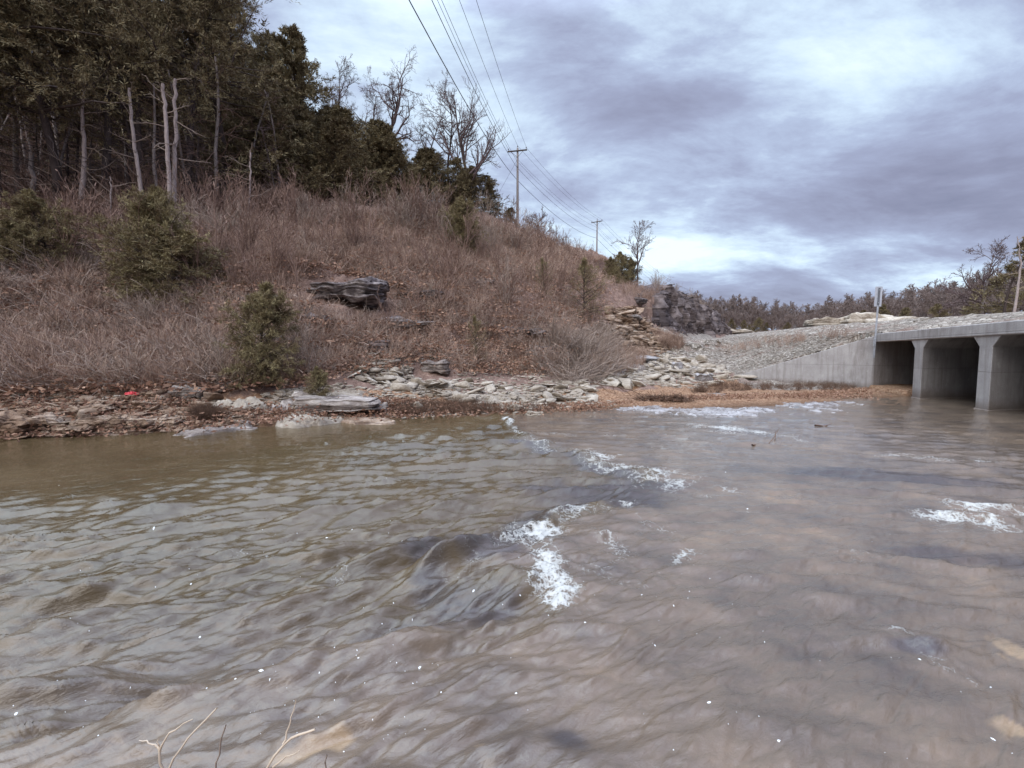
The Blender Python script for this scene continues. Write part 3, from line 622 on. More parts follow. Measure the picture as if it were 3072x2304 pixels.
# wing wall: sloping top, from the end of the face out to the left
wd = unit(W1-W0); wn = np.array([wd[1], -wd[0]]);   # wn points behind (away from the river)
if wn[0] < 0: wn = -wn
import bmesh
bm = bmesh.new(); Lw = np.linalg.norm(W1-W0); V = []
for k in (0.0, .30):
    for q, z in ((0, -.6), (Lw, -.6), (Lw, .50), (Lw-.25, .58), (0, 2.66)): p = W0 + wd*q + wn*k; V.append(bm.verts.new((p[0], p[1], z)))
bm.faces.new(V[:5]); bm.faces.new(V[5:][::-1])
for i in range(5): bm.faces.new((V[i], V[5+i], V[5+(i+1) % 5], V[(i+1) % 5]))
bmesh.ops.recalc_face_normals(bm, faces=bm.faces); bmesh.ops.bevel(bm, geom=[e for e in bm.edges if e.calc_face_angle(0) > .3], offset=.02, segments=1, affect='EDGES')
bmobj('wing_wall', bm, M['conc'], cul)
# end return of the low tip
bm = bmesh.new(); V = []
for k, z in ((0, .50), (1.6, .12)):
    pass
bm.free()
# gravel fill over the deck up to the road
ss = np.arange(-14, 8.0, .12); tts = np.concatenate([np.arange(.30, 3.6, .12), np.arange(4, 14, .6)])
s2, t2 = np.meshgrid(ss, tts, indexing='ij'); X = O2[0]+ES[0]*s2+BD[0]*t2; Yv = O2[1]+ES[1]*s2+BD[1]*t2
e2, _ = emb(X, Yv); Z = np.maximum(e2, 2.70) + fbm(X*1.3, Yv*1.3, 0, 55, 4)*.09*(t2 < 3.6) + .012 - .06*(t2 < .35)
i = np.arange(X.size).reshape(X.shape); Fq = np.stack([i[:-1, :-1], i[:-1, 1:], i[1:, 1:], i[1:, :-1]], -1).reshape(-1, 4)
fill = mk('road_shoulder', np.stack([X, Yv, Z], -1).reshape(-1, 3), Fq, M['ground'], smooth=True, attrs={'grav': np.ones(X.size), 'sand': np.zeros(X.size), 'wet': np.zeros(X.size)}); tag(fill, kind='structure')

# ------------------------------------------------------------------ marker sign on the culvert corner
m_st, t, b = newmat('galvanised steel'); gq = t.add('ShaderNodeNewGeometry').outputs['Position']; setc(t, b, t.ramp(t.noise(gq, 9, 4), [(.3, (.34, .35, .38)), (.7, (.52, .54, .58))]), .5, spec=.5); b.inputs['Metallic'].default_value = .35
m_bk, t, b = newmat('sign back aluminium'); setc(t, b, t.ramp(t.noise(t.add('ShaderNodeNewGeometry').outputs['Position'], 3, 4), [(.3, (.33, .34, .38)), (.7, (.43, .44, .48))]), .45, spec=.5)
m_dk, t, b = newmat('dark steel'); setc(t, b, (.12, .12, .13), .5)
def boxbm(sx, sy, sz, bev=0.0, loc=(0, 0, 0)):
    bm = bmesh.new(); bmesh.ops.create_cube(bm, size=1.0)
    for v in bm.verts: v.co = Vector((v.co.x*sx+loc[0], v.co.y*sy+loc[1], v.co.z*sz+loc[2]))
    if bev: bmesh.ops.bevel(bm, geom=list(bm.edges), offset=bev, segments=2, affect='EDGES')
    return bm
sg = thing('marker_sign', (17.28, 21.10, 2.0), 'thin grey post with a narrow upright plate seen from behind, at the culvert corner', 'sign', rz=rad(-12))
sg.rotation_euler[1] = rad(1.2)
# U-channel post: web and two flanges
bm = boxbm(.055, .006, 3.30, 0, (0, 0, 1.25))
for sx in (-1, 1):
    b2 = boxbm(.006, .03, 3.30, 0, (sx*.031, -.012, 1.25)); me = bpy.data.meshes.new('x'); b2.to_mesh(me); b2.free(); bm.from_mesh(me)
bmobj('post', bm, m_st, sg)
bmobj('plate', boxbm(.30, .006, .93, 0, (0, .012, 2.50)), m_bk, sg)
bmobj('plate_rib', boxbm(.075, .025, .80, .004, (0, -.034, 2.50)), m_dk, sg)
for dz in (2.2, 2.8): bmobj('bolt', boxbm(.03, .012, .03, .004, (0, -.052, dz)), m_st, sg)
bmobj('wall_bracket', boxbm(.10, .05, .35, .006, (0, .01, .35)), m_st, sg)
# ------------------------------------------------------------------ rocks
def zpx(pts, **k): return [tuple(p) for p in pts]
def hull_proto(seed, flat=.55, n=16):
    rs = rng_(seed); bm = bmesh.new(); q = rs.uniform(-1, 1, (n, 3)); q = q/np.maximum(1, (np.abs(q)**3).sum(1)**(1/3))[:, None]*np.array([.62, .45, .42*flat])
    for p in q: bm.verts.new(p)
    r = bmesh.ops.convex_hull(bm, input=list(bm.verts)); bmesh.ops.delete(bm, geom=[e for e in r['geom_interior'] if isinstance(e, bmesh.types.BMVert)], context='VERTS')
    bmesh.ops.bevel(bm, geom=list(bm.edges), offset=.035, segments=1, affect='EDGES'); bmesh.ops.triangulate(bm, faces=bm.faces); bm.verts.index_update()
    V = np.array([v.co[:] for v in bm.verts]); Fq = np.array([[v.index for v in f.verts] for f in bm.faces]); bm.free(); return V, Fq, np.full(len(V), .5)
HULLS = [hull_proto(s, f) for s, f in [(1, .5), (2, .7), (3, .45), (4, .9), (5, .6), (6, .35), (7, .8), (8, .5)]]
def boulder_mesh(seed, sx, sy, sz, strata=.10, layer=.12, sub=5, rough=.10, boxy=.55):
    """layered angular block, base at z=0"""
    bm = bmesh.new(); bmesh.ops.create_icosphere(bm, subdivisions=sub, radius=1.0); bm.verts.index_update()
    V = np.array([v.co[:] for v in bm.verts]); Fq = np.array([[v.index for v in f.verts] for f in bm.faces]); bm.free()
    V = V*(1-boxy) + V/np.abs(V).max(1, keepdims=True)*boxy*.82
    V = V*np.array([sx, sy, sz])*.5; s = (sx+sy)/2
    x, y, z = V.T; a = np.arctan2(y, x)
    q = z/layer + seed; lay = np.floor(q); off = _h(lay, lay*0+3, lay*0, seed)*strata + fbm(np.cos(a)*1.5+lay*3.1, np.sin(a)*1.5, lay, seed, 3)*strata
    cr = -.10*strata/.1*(np.abs((q-lay)-.5) > .40)*.5
    k = 1 + off + cr; x = x*k; y = y*k
    d = fbm(V[:, 0]/s*5, V[:, 1]/s*5, V[:, 2]/s*9, seed+3, 4)*rough*.5; z = z*(1+.6*fbm(V[:, 0]/s*2.2, V[:, 1]/s*2.2, 0, seed+9, 3)) + d*sz
    x = x + d*sx*.35; y = y + fbm(V[:, 0]/s*5+9, V[:, 1]/s*5, V[:, 2]/s*9, seed+4, 4)*rough*sy*.3
    return np.stack([x, y, z + sz*.5], -1), Fq, .5+.5*_h(lay, lay*0, lay*0, seed+1)
def boulder(name, px, py, Y, sx, sy, sz, seed, mat, label, cat='rock', rz=0.0, sink=.25, group=None, **k):
    p = P(px, py, Y) if Y else march(np.array([px]), np.array([py]))[0]
    p = np.array(p); p[2] = float(height(p[0], p[1]))
    V, Fq, r = boulder_mesh(seed, sx, sy, sz, **k); o = mk(name, V, Fq, mat, rnd=r); o.location = (p[0], p[1], p[2]-sz*sink); o.rotation_euler = (0, 0, rz)
    return tag(o, label, cat, group)
boulder('boulder', 350, 302, 0, 3.4, 2.4, 1.15, 11, M['dark_ledge'], 'big dark layered boulder jutting out of the brushy hillside', 'boulder', rz=-.22, sink=.30, strata=.16, layer=.10, rough=.16)
boulder('boulder', 436, 371, 0, 1.25, .8, .50, 12, M['lime_grey'], 'pale striped block lying at the foot of the brush above the white rubble', 'boulder', rz=-.35, sink=.15, layer=.08)
boulder('boulder', 337, 410, 0, 2.6, 1.1, .42, 13, M['lime_grey'], 'long grey overhanging slab just above the waterline', 'boulder', rz=.1, sink=.02, layer=.12, strata=.08)
boulder('boulder', 375, 411, 0, .75, .5, .34, 14, M['lime_grey'], 'small grey slanted rock beside the long grey slab', 'boulder', rz=.6, sink=.2)
boulder('boulder', 305, 402, 0, .8, .35, .26, 15, M['lime_grey'], 'narrow grey rock tilting behind the long grey slab', 'boulder', rz=.5, sink=.1)
boulder('boulder', 228, 388, 0, .55, .4, .35, 16, M['lime_grey'], 'grey pointed stone above the left bank rubble', 'boulder', rz=.3, sink=.2)
boulder('boulder', 190, 397, 0, 1.0, .5, .34, 31, M['lime_grey'], 'low grey stone beside the red litter on the left bank', 'boulder', rz=.1, sink=.2)
boulder('boulder', 640, 362, 0, 2.2, 1.2, .55, 17, M['ledge_white'], 'broad white block leaning on the red soil bank', 'boulder', rz=.2, sink=.1)
boulder('boulder', 606, 372, 0, 1.7, .9, .5, 18, M['ledge_white'], 'white ledge block left end of the red soil bank', 'boulder', rz=.1, sink=.1)
boulder('boulder', 704, 381, 0, 1.0, .7, .45, 19, M['ledge_white'], 'cube shaped white block near the low tip of the wing wall', 'boulder', rz=.2, sink=.12, boxy=.8)
boulder('boulder', 677, 369, 0, .62, .5, .42, 20, M['ledge_white'], 'white block standing right of the red soil bank', 'boulder', rz=.5, sink=.1, boxy=.8)
boulder('boulder', 660, 371, 0, .9, .5, .40, 21, M['lime'], 'white angular rock in the middle of the red soil bank', 'boulder', rz=.7, sink=.12)
boulder('boulder', 535, 415, 0, .62, .42, .15, 22, M['lime'], 'flat white rock at the water edge by the first riffle', 'boulder', rz=.2, sink=.1)
boulder('boulder', 516, 411, 0, .45, .3, .26, 23, M['lime'], 'small white rock just behind the flat one at the water edge', 'boulder', rz=.8, sink=.1)
boulder('boulder', 418, 411, 0, .3, .22, .28, 24, M['lime'], 'upright pale stone in the sedge by the water', 'boulder', sink=.1)
boulder('boulder', 292, 365, 0, 1.5, .7, .5, 25, M['cliff'], 'dark low outcrop below the round cedar bush', 'boulder', rz=-.1, sink=.3, strata=.15)
boulder('boulder', 235, 318, 0, 2.6, .9, .45, 26, M['cliff'], 'dark ledge outcrop under the big cedar bush', 'boulder', rz=-.1, sink=.3, strata=.15)
boulder('boulder', 310, 322, 0, 2.2, .8, .4, 27, M['cliff'], 'dark ledge outcrop in the middle of the slope', 'boulder', rz=-.1, sink=.3, strata=.15)
boulder('boulder', 470, 323, 0, 1.6, .7, .45, 28, M['cliff'], 'small dark outcrop among weeds right of the slope centre', 'boulder', sink=.3, strata=.15)
boulder('boulder', 365, 350, 0, 2.4, .7, .4, 29, M['cliff'], 'dark crumbled ledge over the white rubble', 'boulder', sink=.3, strata=.15)

for k, (px, py, sx, sy, sz, rz, lb) in enumerate([(8, 431, 1.9, 1.1, .62, .1, 'craggy brown rock at the waterline on the left edge'), (44, 430, 1.3, .8, .50, .3, 'second craggy brown rock from the left edge at the waterline'), (76, 430, 1.1, .8, .36, .0, 'flat brown rock third from the left edge at the waterline'),
        (104, 428, 1.4, .7, .42, .2, 'pale topped brown block in the middle of the left waterline'), (138, 427, 1.1, .7, .34, .1, 'low brown block left of the dead sedge clump'), (165, 425, 1.0, .5, .26, .1, 'thin tan block by the dead sedge clump'), (28, 418, 1.2, .8, .42, .5, 'weathered brown block above the left edge rocks'),
        (95, 414, 1.0, .6, .36, .2, 'weathered brown block up the bank from the pale topped one')]):
    boulder('boulder', px, py, 0, sx*.8, sy*.8, sz*.8, 90+k, M['lime_tan'], lb, 'boulder', rz=rz, sink=.28, strata=.22, layer=.075, rough=.22, boxy=.75, sub=6)
for k, (px, py, sx, sz) in enumerate([(130, 345, 2.2, .4), (195, 340, 2.6, .45), (400, 330, 2.6, .4), (420, 300, 2.4, .4), (520, 340, 2.4, .45), (250, 345, 2.4, .5), (90, 372, 1.8, .35), (540, 355, 1.8, .4), (475, 285, 2.6, .4), (255, 300, 2.4, .35)]):
    boulder('outcrop', px, py, 0, sx, .8, sz, 110+k, M['dark_ledge'], 'low layered outcrop half buried in the brushy slope', 'outcrop', rz=-.1+.1*(k % 3), sink=.2, strata=.22, layer=.09, rough=.22, group='low outcrops on the slope')
# stacked rock at the end of the hill, and the cut cliff
def cliff():
    A = np.array([17.6, 51.5]); B = np.array([53.5, 108.5]); n, mz = 520, 110; L = np.linalg.norm(B-A); dv = (B-A)/L; nv = np.array([dv[1], -dv[0]])
    q = np.linspace(0, 1, n); v = np.linspace(0, 1, mz); Q, Vv = np.meshgrid(q, v, indexing='ij'); s = Q*L
    bx = A[0]+dv[0]*s; by = A[1]+dv[1]*s
    ztop = np.interp(Q, [0, .05, .16, .35, .6, .85, 1], [8.4, 9.6, 10.5, 10.5, 10.3, 9.7, 8.2]) + fbm(s*.35, 0, 0, 61, 4)*.55; zbot = np.interp(Q, [0, 1], [3.6, 6.3])-.4
    z = zbot + (ztop-zbot)*Vv
    col = np.floor(s/1.1 + fbm(s*.4, z*.12, 0, 62, 2)*.9); blk = _h(col, np.floor(z/2.2+col*.37), col*0, 63); rib = np.abs(((s/1.1+fbm(s*.4, z*.12, 0, 62, 2)*.9) % 1)-.5)*2
    off = _h(col, col*0, col*0, 68)*.6 + blk*.2 + fbm(s*.9, z*.3, 0, 64, 5)*.75 - .45*(rib > .82) + .20*fbm(s*3.2, z*1.1, 0, 65, 4) + .06*np.sign(fbm(s*.2, z*2.6, 0, 66, 3))
    off = off - (Vv**3)*1.2 + (1-Vv)**2*.9; off = off - 3.0*np.clip((Q-.92)/.08, 0, 1)**2*Vv - 2.5*np.clip((.05-Q)/.05, 0, 1)**2
    x = bx+nv[0]*off; y = by+nv[1]*off
    i = np.arange(n*mz).reshape(n, mz); Fq = np.stack([i[:-1, :-1], i[1:, :-1], i[1:, 1:], i[:-1, 1:]], -1).reshape(-1, 4)
    # top cap running back into the hill
    a = Acc(); a.add(np.stack([x, y, z], -1).reshape(-1, 3), Fq, (.5+.5*blk).ravel())
    kb = 14; bk = np.linspace(0, 9, kb)[None, :]; xt = x[:, -1:]-nv[0]*bk; yt = y[:, -1:]-nv[1]*bk; zt = z[:, -1:]+.25*sstep(0, 2, bk)+fbm(xt, yt, 0, 67, 3)*.2-.0*bk
    zt = np.where(bk > 6, zt-2.5*(bk-6)/3, zt); i = np.arange(n*kb).reshape(n, kb); Fq = np.stack([i[:-1, :-1], i[1:, :-1], i[1:, 1:], i[:-1, 1:]], -1).reshape(-1, 4)
    a.add(np.stack([xt, yt, zt], -1).reshape(-1, 3), Fq, .5); o = a.mk('rock_cliff', M['cliff']); tag(o, 'dark vertical rock cut face running along the far left of the road', 'cliff')
cliff()
boulder('boulder', 735, 332, 104, 7, 4, 1.7, 41, M['lime'], 'white rock heap at the far foot of the dark cliff', 'boulder', sink=.1, strata=.2, layer=.3)
for k, (px, py, Y, sx, sz, lb) in enumerate([(838, 324, 62, 9, 2.1, 'pale flat topped rock ledge beyond the road, left end of the row'), (866, 323, 60, 7, 2.3, 'pale hummocky rock ledge beyond the road, tallest in the row'),
        (893, 322, 58, 7.5, 1.9, 'pale rock ledge beyond the road, just right of the sign post'), (925, 321, 55, 8, 1.7, 'low pale rock ledge beyond the road, right end of the row')]):
    boulder('rock_ledge', px, py, Y, sx, 4, sz, 50+k, M['lime'], lb, 'rock ledge', rz=-.2, sink=-.05 if k < 3 else .1, strata=.10, layer=.35, boxy=.7)
# hill-end outcrops of stacked stone
for k, (px, py, sx, sz) in enumerate([(640, 306, 2.4, .6), (636, 320, 2.0, .5), (600, 352, 2.0, .5), (618, 345, 1.8, .5)]):
    boulder('outcrop', px, py, 0, sx, sx*.6, sz, 60+k, M['lime_grey'] if k % 2 else M['dark_ledge'], 'brown stacked rock outcrop at the road end of the hill', 'outcrop', rz=.9+.2*k, sink=.35, strata=.2, layer=.22, rough=.2, sub=5, group='outcrops at the road end of the hill')

# flat bedrock ledges: layered height patches with their own outline
def ledge(name, outline, z0, h, mat, label, steps=4, seed=0, cell=.04, cat='bedrock ledge', rot=.2, group=None, wob=.12):
    O = np.array(outline, float)[:, :2]; lo = O.min(0)-.3; hi = O.max(0)+.3
    xs = np.arange(lo[0], hi[0], cell); ys = np.arange(lo[1], hi[1], cell); X, Y = np.meshgrid(xs, ys, indexing='ij'); x, y = X.ravel(), Y.ravel()
    xw = x+fbm(x*2.3, y*2.3, 0, seed, 4)*wob; yw = y+fbm(x*2.3+9, y*2.3, 0, seed+1, 4)*wob; d = np.full(x.shape, 1e9)
    for a, b in zip(O, np.roll(O, -1, 0)):
        v = b-a; q = np.clip(((xw-a[0])*v[0]+(yw-a[1])*v[1])/(v.dot(v)+1e-9), 0, 1); d = np.minimum(d, np.hypot(xw-a[0]-q*v[0], yw-a[1]-q*v[1]))
    d = np.where(inpoly(xw, yw, O), d, -d); w = min(O.max(0)-O.min(0))
    u = np.clip(d/(w*.35), 0, 1) + .45*fbm(x*1.1, y*2.0, 0, seed+2, 4); q = u*steps; fr = q-np.floor(q); lv = (np.floor(q)+sstep(.0, .18, fr))/steps
    z = z0 + h*(.35+.65*np.clip(lv, -.3, 1.1))*sstep(-.0, .05, d) + fbm(x*5, y*5, 0, seed+3, 4)*.018 - np.abs(fbm(x*3.3, y*3.3, 0, seed+6, 4))*h*.55 + fbm(x*13, y*13, 0, seed+8, 3)*.012 - .5*(1-sstep(-.1, .02, d))
    cr = np.abs(fbm(x*1.3+y*.5, y*2.6, 0, seed+4, 3)); z = z - .05*(1-sstep(0, .05, cr))
    n, m_ = X.shape; i = np.arange(n*m_).reshape(n, m_); Fq = np.stack([i[:-1, :-1], i[1:, :-1], i[1:, 1:], i[:-1, 1:]], -1).reshape(-1, 4); keep = (d[Fq] > -.12).any(1); Fq = Fq[keep]
    us, inv = np.unique(Fq, return_inverse=True); o = mk(name, np.stack([x, y, z], -1)[us], inv.reshape(-1, 4), mat, rnd=(.5+.5*_h(np.floor(q), q*0, q*0, seed))[us]); return tag(o, label, cat, group)
gp = lambda pts, z=.06: [tuple(G(a, b, z)[:2]) for a, b in pts]
ledge('bedrock_ledge', gp([(612, 402), (640, 402), (700, 406), (740, 405), (770, 408), (778, 411), (750, 415), (715, 418), (690, 416), (660, 413), (625, 411), (606, 409)]), -.03, .13, M['ledge_white'], 'long flat washed white ledge at the water edge, left of the pair', 4, 5, wob=.22)
ledge('bedrock_ledge', gp([(778, 398), (812, 400), (850, 400), (885, 403), (860, 406), (835, 408), (850, 412), (815, 411), (790, 408), (775, 403)]), -.04, .13, M['ledge_white'], 'washed white ledge reaching towards the culvert, right of the pair', 4, 6, wob=.22)
ledge('bedrock_ledge', gp([(268, 421), (285, 414), (310, 412), (335, 415), (345, 419), (320, 422), (290, 425)]), -.02, .22, M['lime'], 'bright cream rounded ledge at the waterline below the long grey slab', 4, 7)
ledge('bedrock_ledge', gp([(335, 418), (355, 416), (400, 418), (395, 421), (350, 422)]), -.02, .10, M['lime_tan'], 'thin cream ledge skirting the orange mud at the waterline', 3, 8)
for k, (pl, h, mt, lb) in enumerate([
        ([(165, 431), (200, 425), (262, 420), (262, 425), (205, 430), (170, 434)], .14, 'lime_grey', 'narrow grey ledge strip along the waterline, left of the cream ledge'),
        ([(190, 421), (215, 414), (262, 411), (275, 416), (235, 421)], .30, 'lime_grey', 'layered grey shelf above the narrow ledge strip'),
        ([(200, 410), (230, 403), (262, 404), (268, 410), (235, 413)], .36, 'lime', 'pale broken shelf behind the layered grey shelf'),
        ([(262, 410), (290, 398), (320, 396), (322, 404), (290, 410)], .25, 'lime_grey', 'grey layered shelf left of the long grey slab'),
        ([(350, 402), (375, 396), (420, 397), (460, 402), (440, 406), (385, 406)], .15, 'lime', 'cream shelf across the orange mud under the white rubble'),
        ([(315, 396), (345, 390), (370, 392), (360, 399), (330, 400)], .25, 'lime', 'pale shelf partly under rubble behind the long grey slab'),
        ([(585, 372), (612, 364), (640, 362), (650, 367), (620, 374), (595, 378)], .40, 'lime_grey', 'grey white shelf at the foot of the hill end'),
        ([(640, 395), (690, 391), (735, 392), (725, 396), (680, 399), (645, 399)], .06, 'lime_grey', 'thin grey mud stained shelf behind the orange gravel')]):
    q = march(np.array([p[0] for p in pl], float), np.array([min(p[1], 430 if p[0] < 170 else p[1]) for p in pl], float)) if k in (2, 3, 5, 6, 7) else None
    out = [tuple(v[:2]) for v in q] if q is not None and len(q) == len(pl) else gp(pl, h*.6)
    zc = float(np.mean(height(np.array([v[0] for v in out]), np.array([v[1] for v in out]))))
    ledge('rock_shelf', out, max(-.05, zc-.05) if q is not None else -.06, h, M[mt], lb, 7, 80+k, cat='rock shelf')

# rubble: the largest stones singly, the rest as uncountable stuff
EXCL = []
for a_, b_, r_ in [(348, 300, 1.9), (325, 300, 1.4), (370, 302, 1.4), (436, 371, .9), (348, 308, 1.3)]:
    q_ = march(np.array([float(a_)]), np.array([float(b_)]))[0]; EXCL.append((q_[0], q_[1], r_))
def scatter_px(poly, n, seed, ymin=6.0, clump=0.0, cs=.03):
    poly = np.array(poly, float); rs = rng_(seed); lo, hi = poly.min(0), poly.max(0); q = rs.uniform(lo, hi, (int(n*3), 2)); q = q[inpoly(q[:, 0], q[:, 1], poly)]
    if clump: q = q[fbm(q[:, 0]*cs, q[:, 1]*cs*2.2, 0, seed, 3)+.2 > (rs.random(len(q))-.5)*(2-clump*2)]
    q = q[:n]; p = march(q[:, 0], q[:, 1], ymin)
    for ex, ey, er in EXCL: p = p[np.hypot(p[:, 0]-ex, p[:, 1]-ey) > er]
    return p
ZA = [(352, 366), (380, 352), (410, 366), (460, 382), (520, 386), (560, 380), (600, 386), (592, 401), (560, 404), (520, 405), (470, 403), (430, 396), (390, 388), (352, 380)]
ZA2 = [(455, 398), (500, 392), (545, 398), (535, 410), (480, 409)]
ZB = [(0, 390), (100, 390), (200, 398), (262, 404), (262, 424), (140, 433), (0, 438)]
ZB2 = [(262, 392), (350, 382), (360, 400), (330, 398), (262, 412)]
ZC = [(600, 356), (660, 350), (700, 360), (745, 378), (700, 388), (640, 386), (592, 386)]
ZC2 = [(596, 330), (606, 306), (630, 308), (655, 328), (672, 348), (640, 362), (590, 362)]
ZD = [(655, 346), (700, 343), (740, 336), (872, 333), (872, 337), (742, 375), (700, 362)]
ZE = [(872, 330), (1024, 312), (1080, 306), (1080, 315), (1024, 321), (872, 336)]
ZS = [(0, 300), (150, 310), (340, 330), (560, 350), (560, 378), (380, 366), (260, 384), (0, 392)]
def rubble(name, polys, n, s0, s1, mat, label, seed, pw=2.0, per=1.0, **k):
    pos = np.concatenate([scatter_px(p, int(n/len(polys)), seed+j, **k) for j, p in enumerate(polys)]); rs = rng_(seed)
    sc = (s0+(s1-s0)*rs.random(len(pos))**pw)*(1+ (pos[:, 1]-14).clip(0, 60)/60*per); pos[:, 2] -= sc*.05
    o = inst(name, HULLS, pos, rs.random(len(pos))*6.28, sc[:, None]*np.array([1.15, 1, .75]), mat, seed, tilt=.3); tag(o, label, 'rubble', kind='stuff')
rubble('rubble', [ZA, ZA, ZA2], 3900, .05, .34, M['lime'], 'white broken limestone rubble at the foot of the slope', 301)
rubble('rubble', [ZB, ZB], 3000, .05, .36, M['lime_tan'], 'brown stained rubble along the left bank', 302)
rubble('rubble', [ZB2, ZB2, [(380, 350), (470, 356), (560, 364), (604, 384), (520, 388), (430, 380)], [(262, 412), (350, 400), (460, 404), (540, 408), (530, 416), (420, 417), (300, 423)]], 1300, .05, .30, M['lime'], 'grey rubble around the long slab', 303)
rubble('rubble', [ZC, ZC], 2600, .06, .42, M['lime'], 'white and grey rubble between hill and wing wall', 304)
rubble('rubble', [ZC2, ZC2], 2600, .10, .70, M['lime_tan'], 'tan scree sliding from the end of the hill', 305)
rubble('rubble', [ZD, ZD, ZE], 12000, .06, .17, M['riprap'], 'grey riprap covering the road embankment', 306, pw=1.3)
rubble('rubble', [ZS], 900, .04, .30, M['lime_grey'], 'loose stones showing through the brush on the slope', 307, clump=.3)
rubble('gravel', [[(520, 412), (600, 400), (650, 396), (760, 392), (860, 386), (900, 392), (860, 402), (776, 398), (700, 401), (610, 402), (590, 413)]], 5200, .02, .075, M['lime_tan'], 'orange gravel bar beside the stream', 308, per=.5)
rubble('rubble', [[(340, 384), (440, 392), (540, 404), (610, 398), (625, 405), (560, 413), (420, 412), (350, 404)], [(390, 345), (480, 352), (600, 362), (606, 384), (500, 388), (420, 378)]], 1500, .04, .26, M['lime'], 'scattered cream stones around the white rubble', 309, clump=.5)
rubble('rubble', [[(100, 400), (262, 408), (340, 404), (262, 424), (150, 430)], [(0, 392), (260, 400), (260, 404), (0, 400)]], 900, .05, .3, M['lime'], 'cream broken stones mixed into the brown bank rubble', 310, clump=.4)
# rubble over the hidden part of the shoulder (seen from the side)
rs = rng_(55); LBL = {}
def singles(poly, n, s0, s1, mat, label, group, seed):
    pos = scatter_px(poly, n, seed); rs = rng_(seed); src = []
    for k in range(min(8, len(pos))): V, Fq, r = HULLS[k]; src.append(mk('loose_rock', V, Fq, mat, rnd=_h(np.arange(len(V))*0., np.zeros(len(V)), np.zeros(len(V)), k)*.3+.6))
    for k, p in enumerate(pos):
        o = src[k] if k < len(src) else src[k % len(src)].copy()
        if k >= len(src): COL.objects.link(o)
        s = (s0+(s1-s0)*rs.random()**1.5)*(1+max(0, p[1]-14)/50); o.location = (p[0], p[1], p[2]+s*.06); o.scale = (s*1.15, s, s*(.5+.4*rs.random())); o.rotation_euler = (rs.normal()*.3, rs.normal()*.3, rs.random()*6.28); tag(o, label, 'rock', group)
singles(ZA, 90, .35, .75, M['lime'], 'angular white rock in the rubble at the foot of the slope', 'white rocks at the foot of the slope', 401)
singles(ZA2, 26, .25, .5, M['lime'], 'white rock by the sedge near the water edge', 'white rocks near the water edge', 406)
singles(ZB, 50, .3, .6, M['lime_tan'], 'brown stained rock on the left bank', 'brown rocks on the left bank', 402)
singles(ZC, 70, .4, .95, M['lime'], 'white rock in the rubble between hill and wing wall', 'white rocks between hill and wing wall', 403)
singles(ZC2, 45, .5, 1.3, M['lime_tan'], 'tan rock in the scree at the end of the hill', 'tan rocks in the scree', 404)
# ------------------------------------------------------------------ vegetation builders
def bare_tree(h, seed, r0=.16, limbs=16, br=6, tw=5, spread=.85, crook=.16, t0=.3, twr=.012, fork=False, lr=.62, up=.03, twiglets=0):
    rs = rng_(seed); Pt, R = grow(np.zeros((1, 3)), np.array([[rs.normal()*.05, rs.normal()*.05, 1]]), np.array([h*.88]), np.array([r0]), np.array([r0*.18]), 12, crook*.35, .04, rs)
    T = Acc(); T.add(*tubes(Pt, R, 8)); Cc = Acc()
    B, D, L, r, _ = sprout(Pt, R, limbs, t0, 1.0, spread, lr, np.array([h*.75]), rs); r1 = np.minimum(r*.78, r0*.6)
    P1, R1 = grow(B, D, L, r1, r1*.25, 8, crook, up, rs); Cc.add(*tubes(P1, R1, 5), r=.3)
    B, D, L2, r, ix = sprout(P1, R1, br, .2, 1.0, .75, .50, L, rs); r2 = np.maximum(np.minimum(r*.7, .07), twr*1.3)
    P2, R2 = grow(B, D, L2, r2, r2*.4, 6, crook*1.2, up*1.5, rs); Cc.add(*tubes(P2, R2, 4), r=.5)
    B, D, L3, r, ix = sprout(P2, R2, tw, .15, 1.0, .65, .50, L2, rs); r3 = np.maximum(r*.55, twr)
    P3, R3 = grow(B, D, L3, r3, r3*.5, 5, crook*1.3, up*2, rs); Cc.add(*tubes(P3, R3, 3), r=rs.random(len(P3)).repeat(15))
    if twiglets:
        B, D, L4, r, ix = sprout(P3, R3, twiglets, .2, 1.0, .6, .55, L3, rs); r4 = np.full(len(B), twr*.75)
        P4, _ = grow(B, D, L4, r4, r4, 4, crook*1.2, up*2, rs); Cc.add(*ribbons(P4, np.full(P4.shape[:2], twr*1.5), rs), r=rs.random(len(P4)).repeat(8))
    return T, Cc
def plant(name, T, Cc, mt, mc, label, cat, group=None, tn='trunk', cn='crown'):
    e = thing(name, (0, 0, 0), label, cat, group)
    if T: T.mk(tn, mt, e, smooth=True)
    if Cc: Cc.mk(cn, mc, e)
    return e
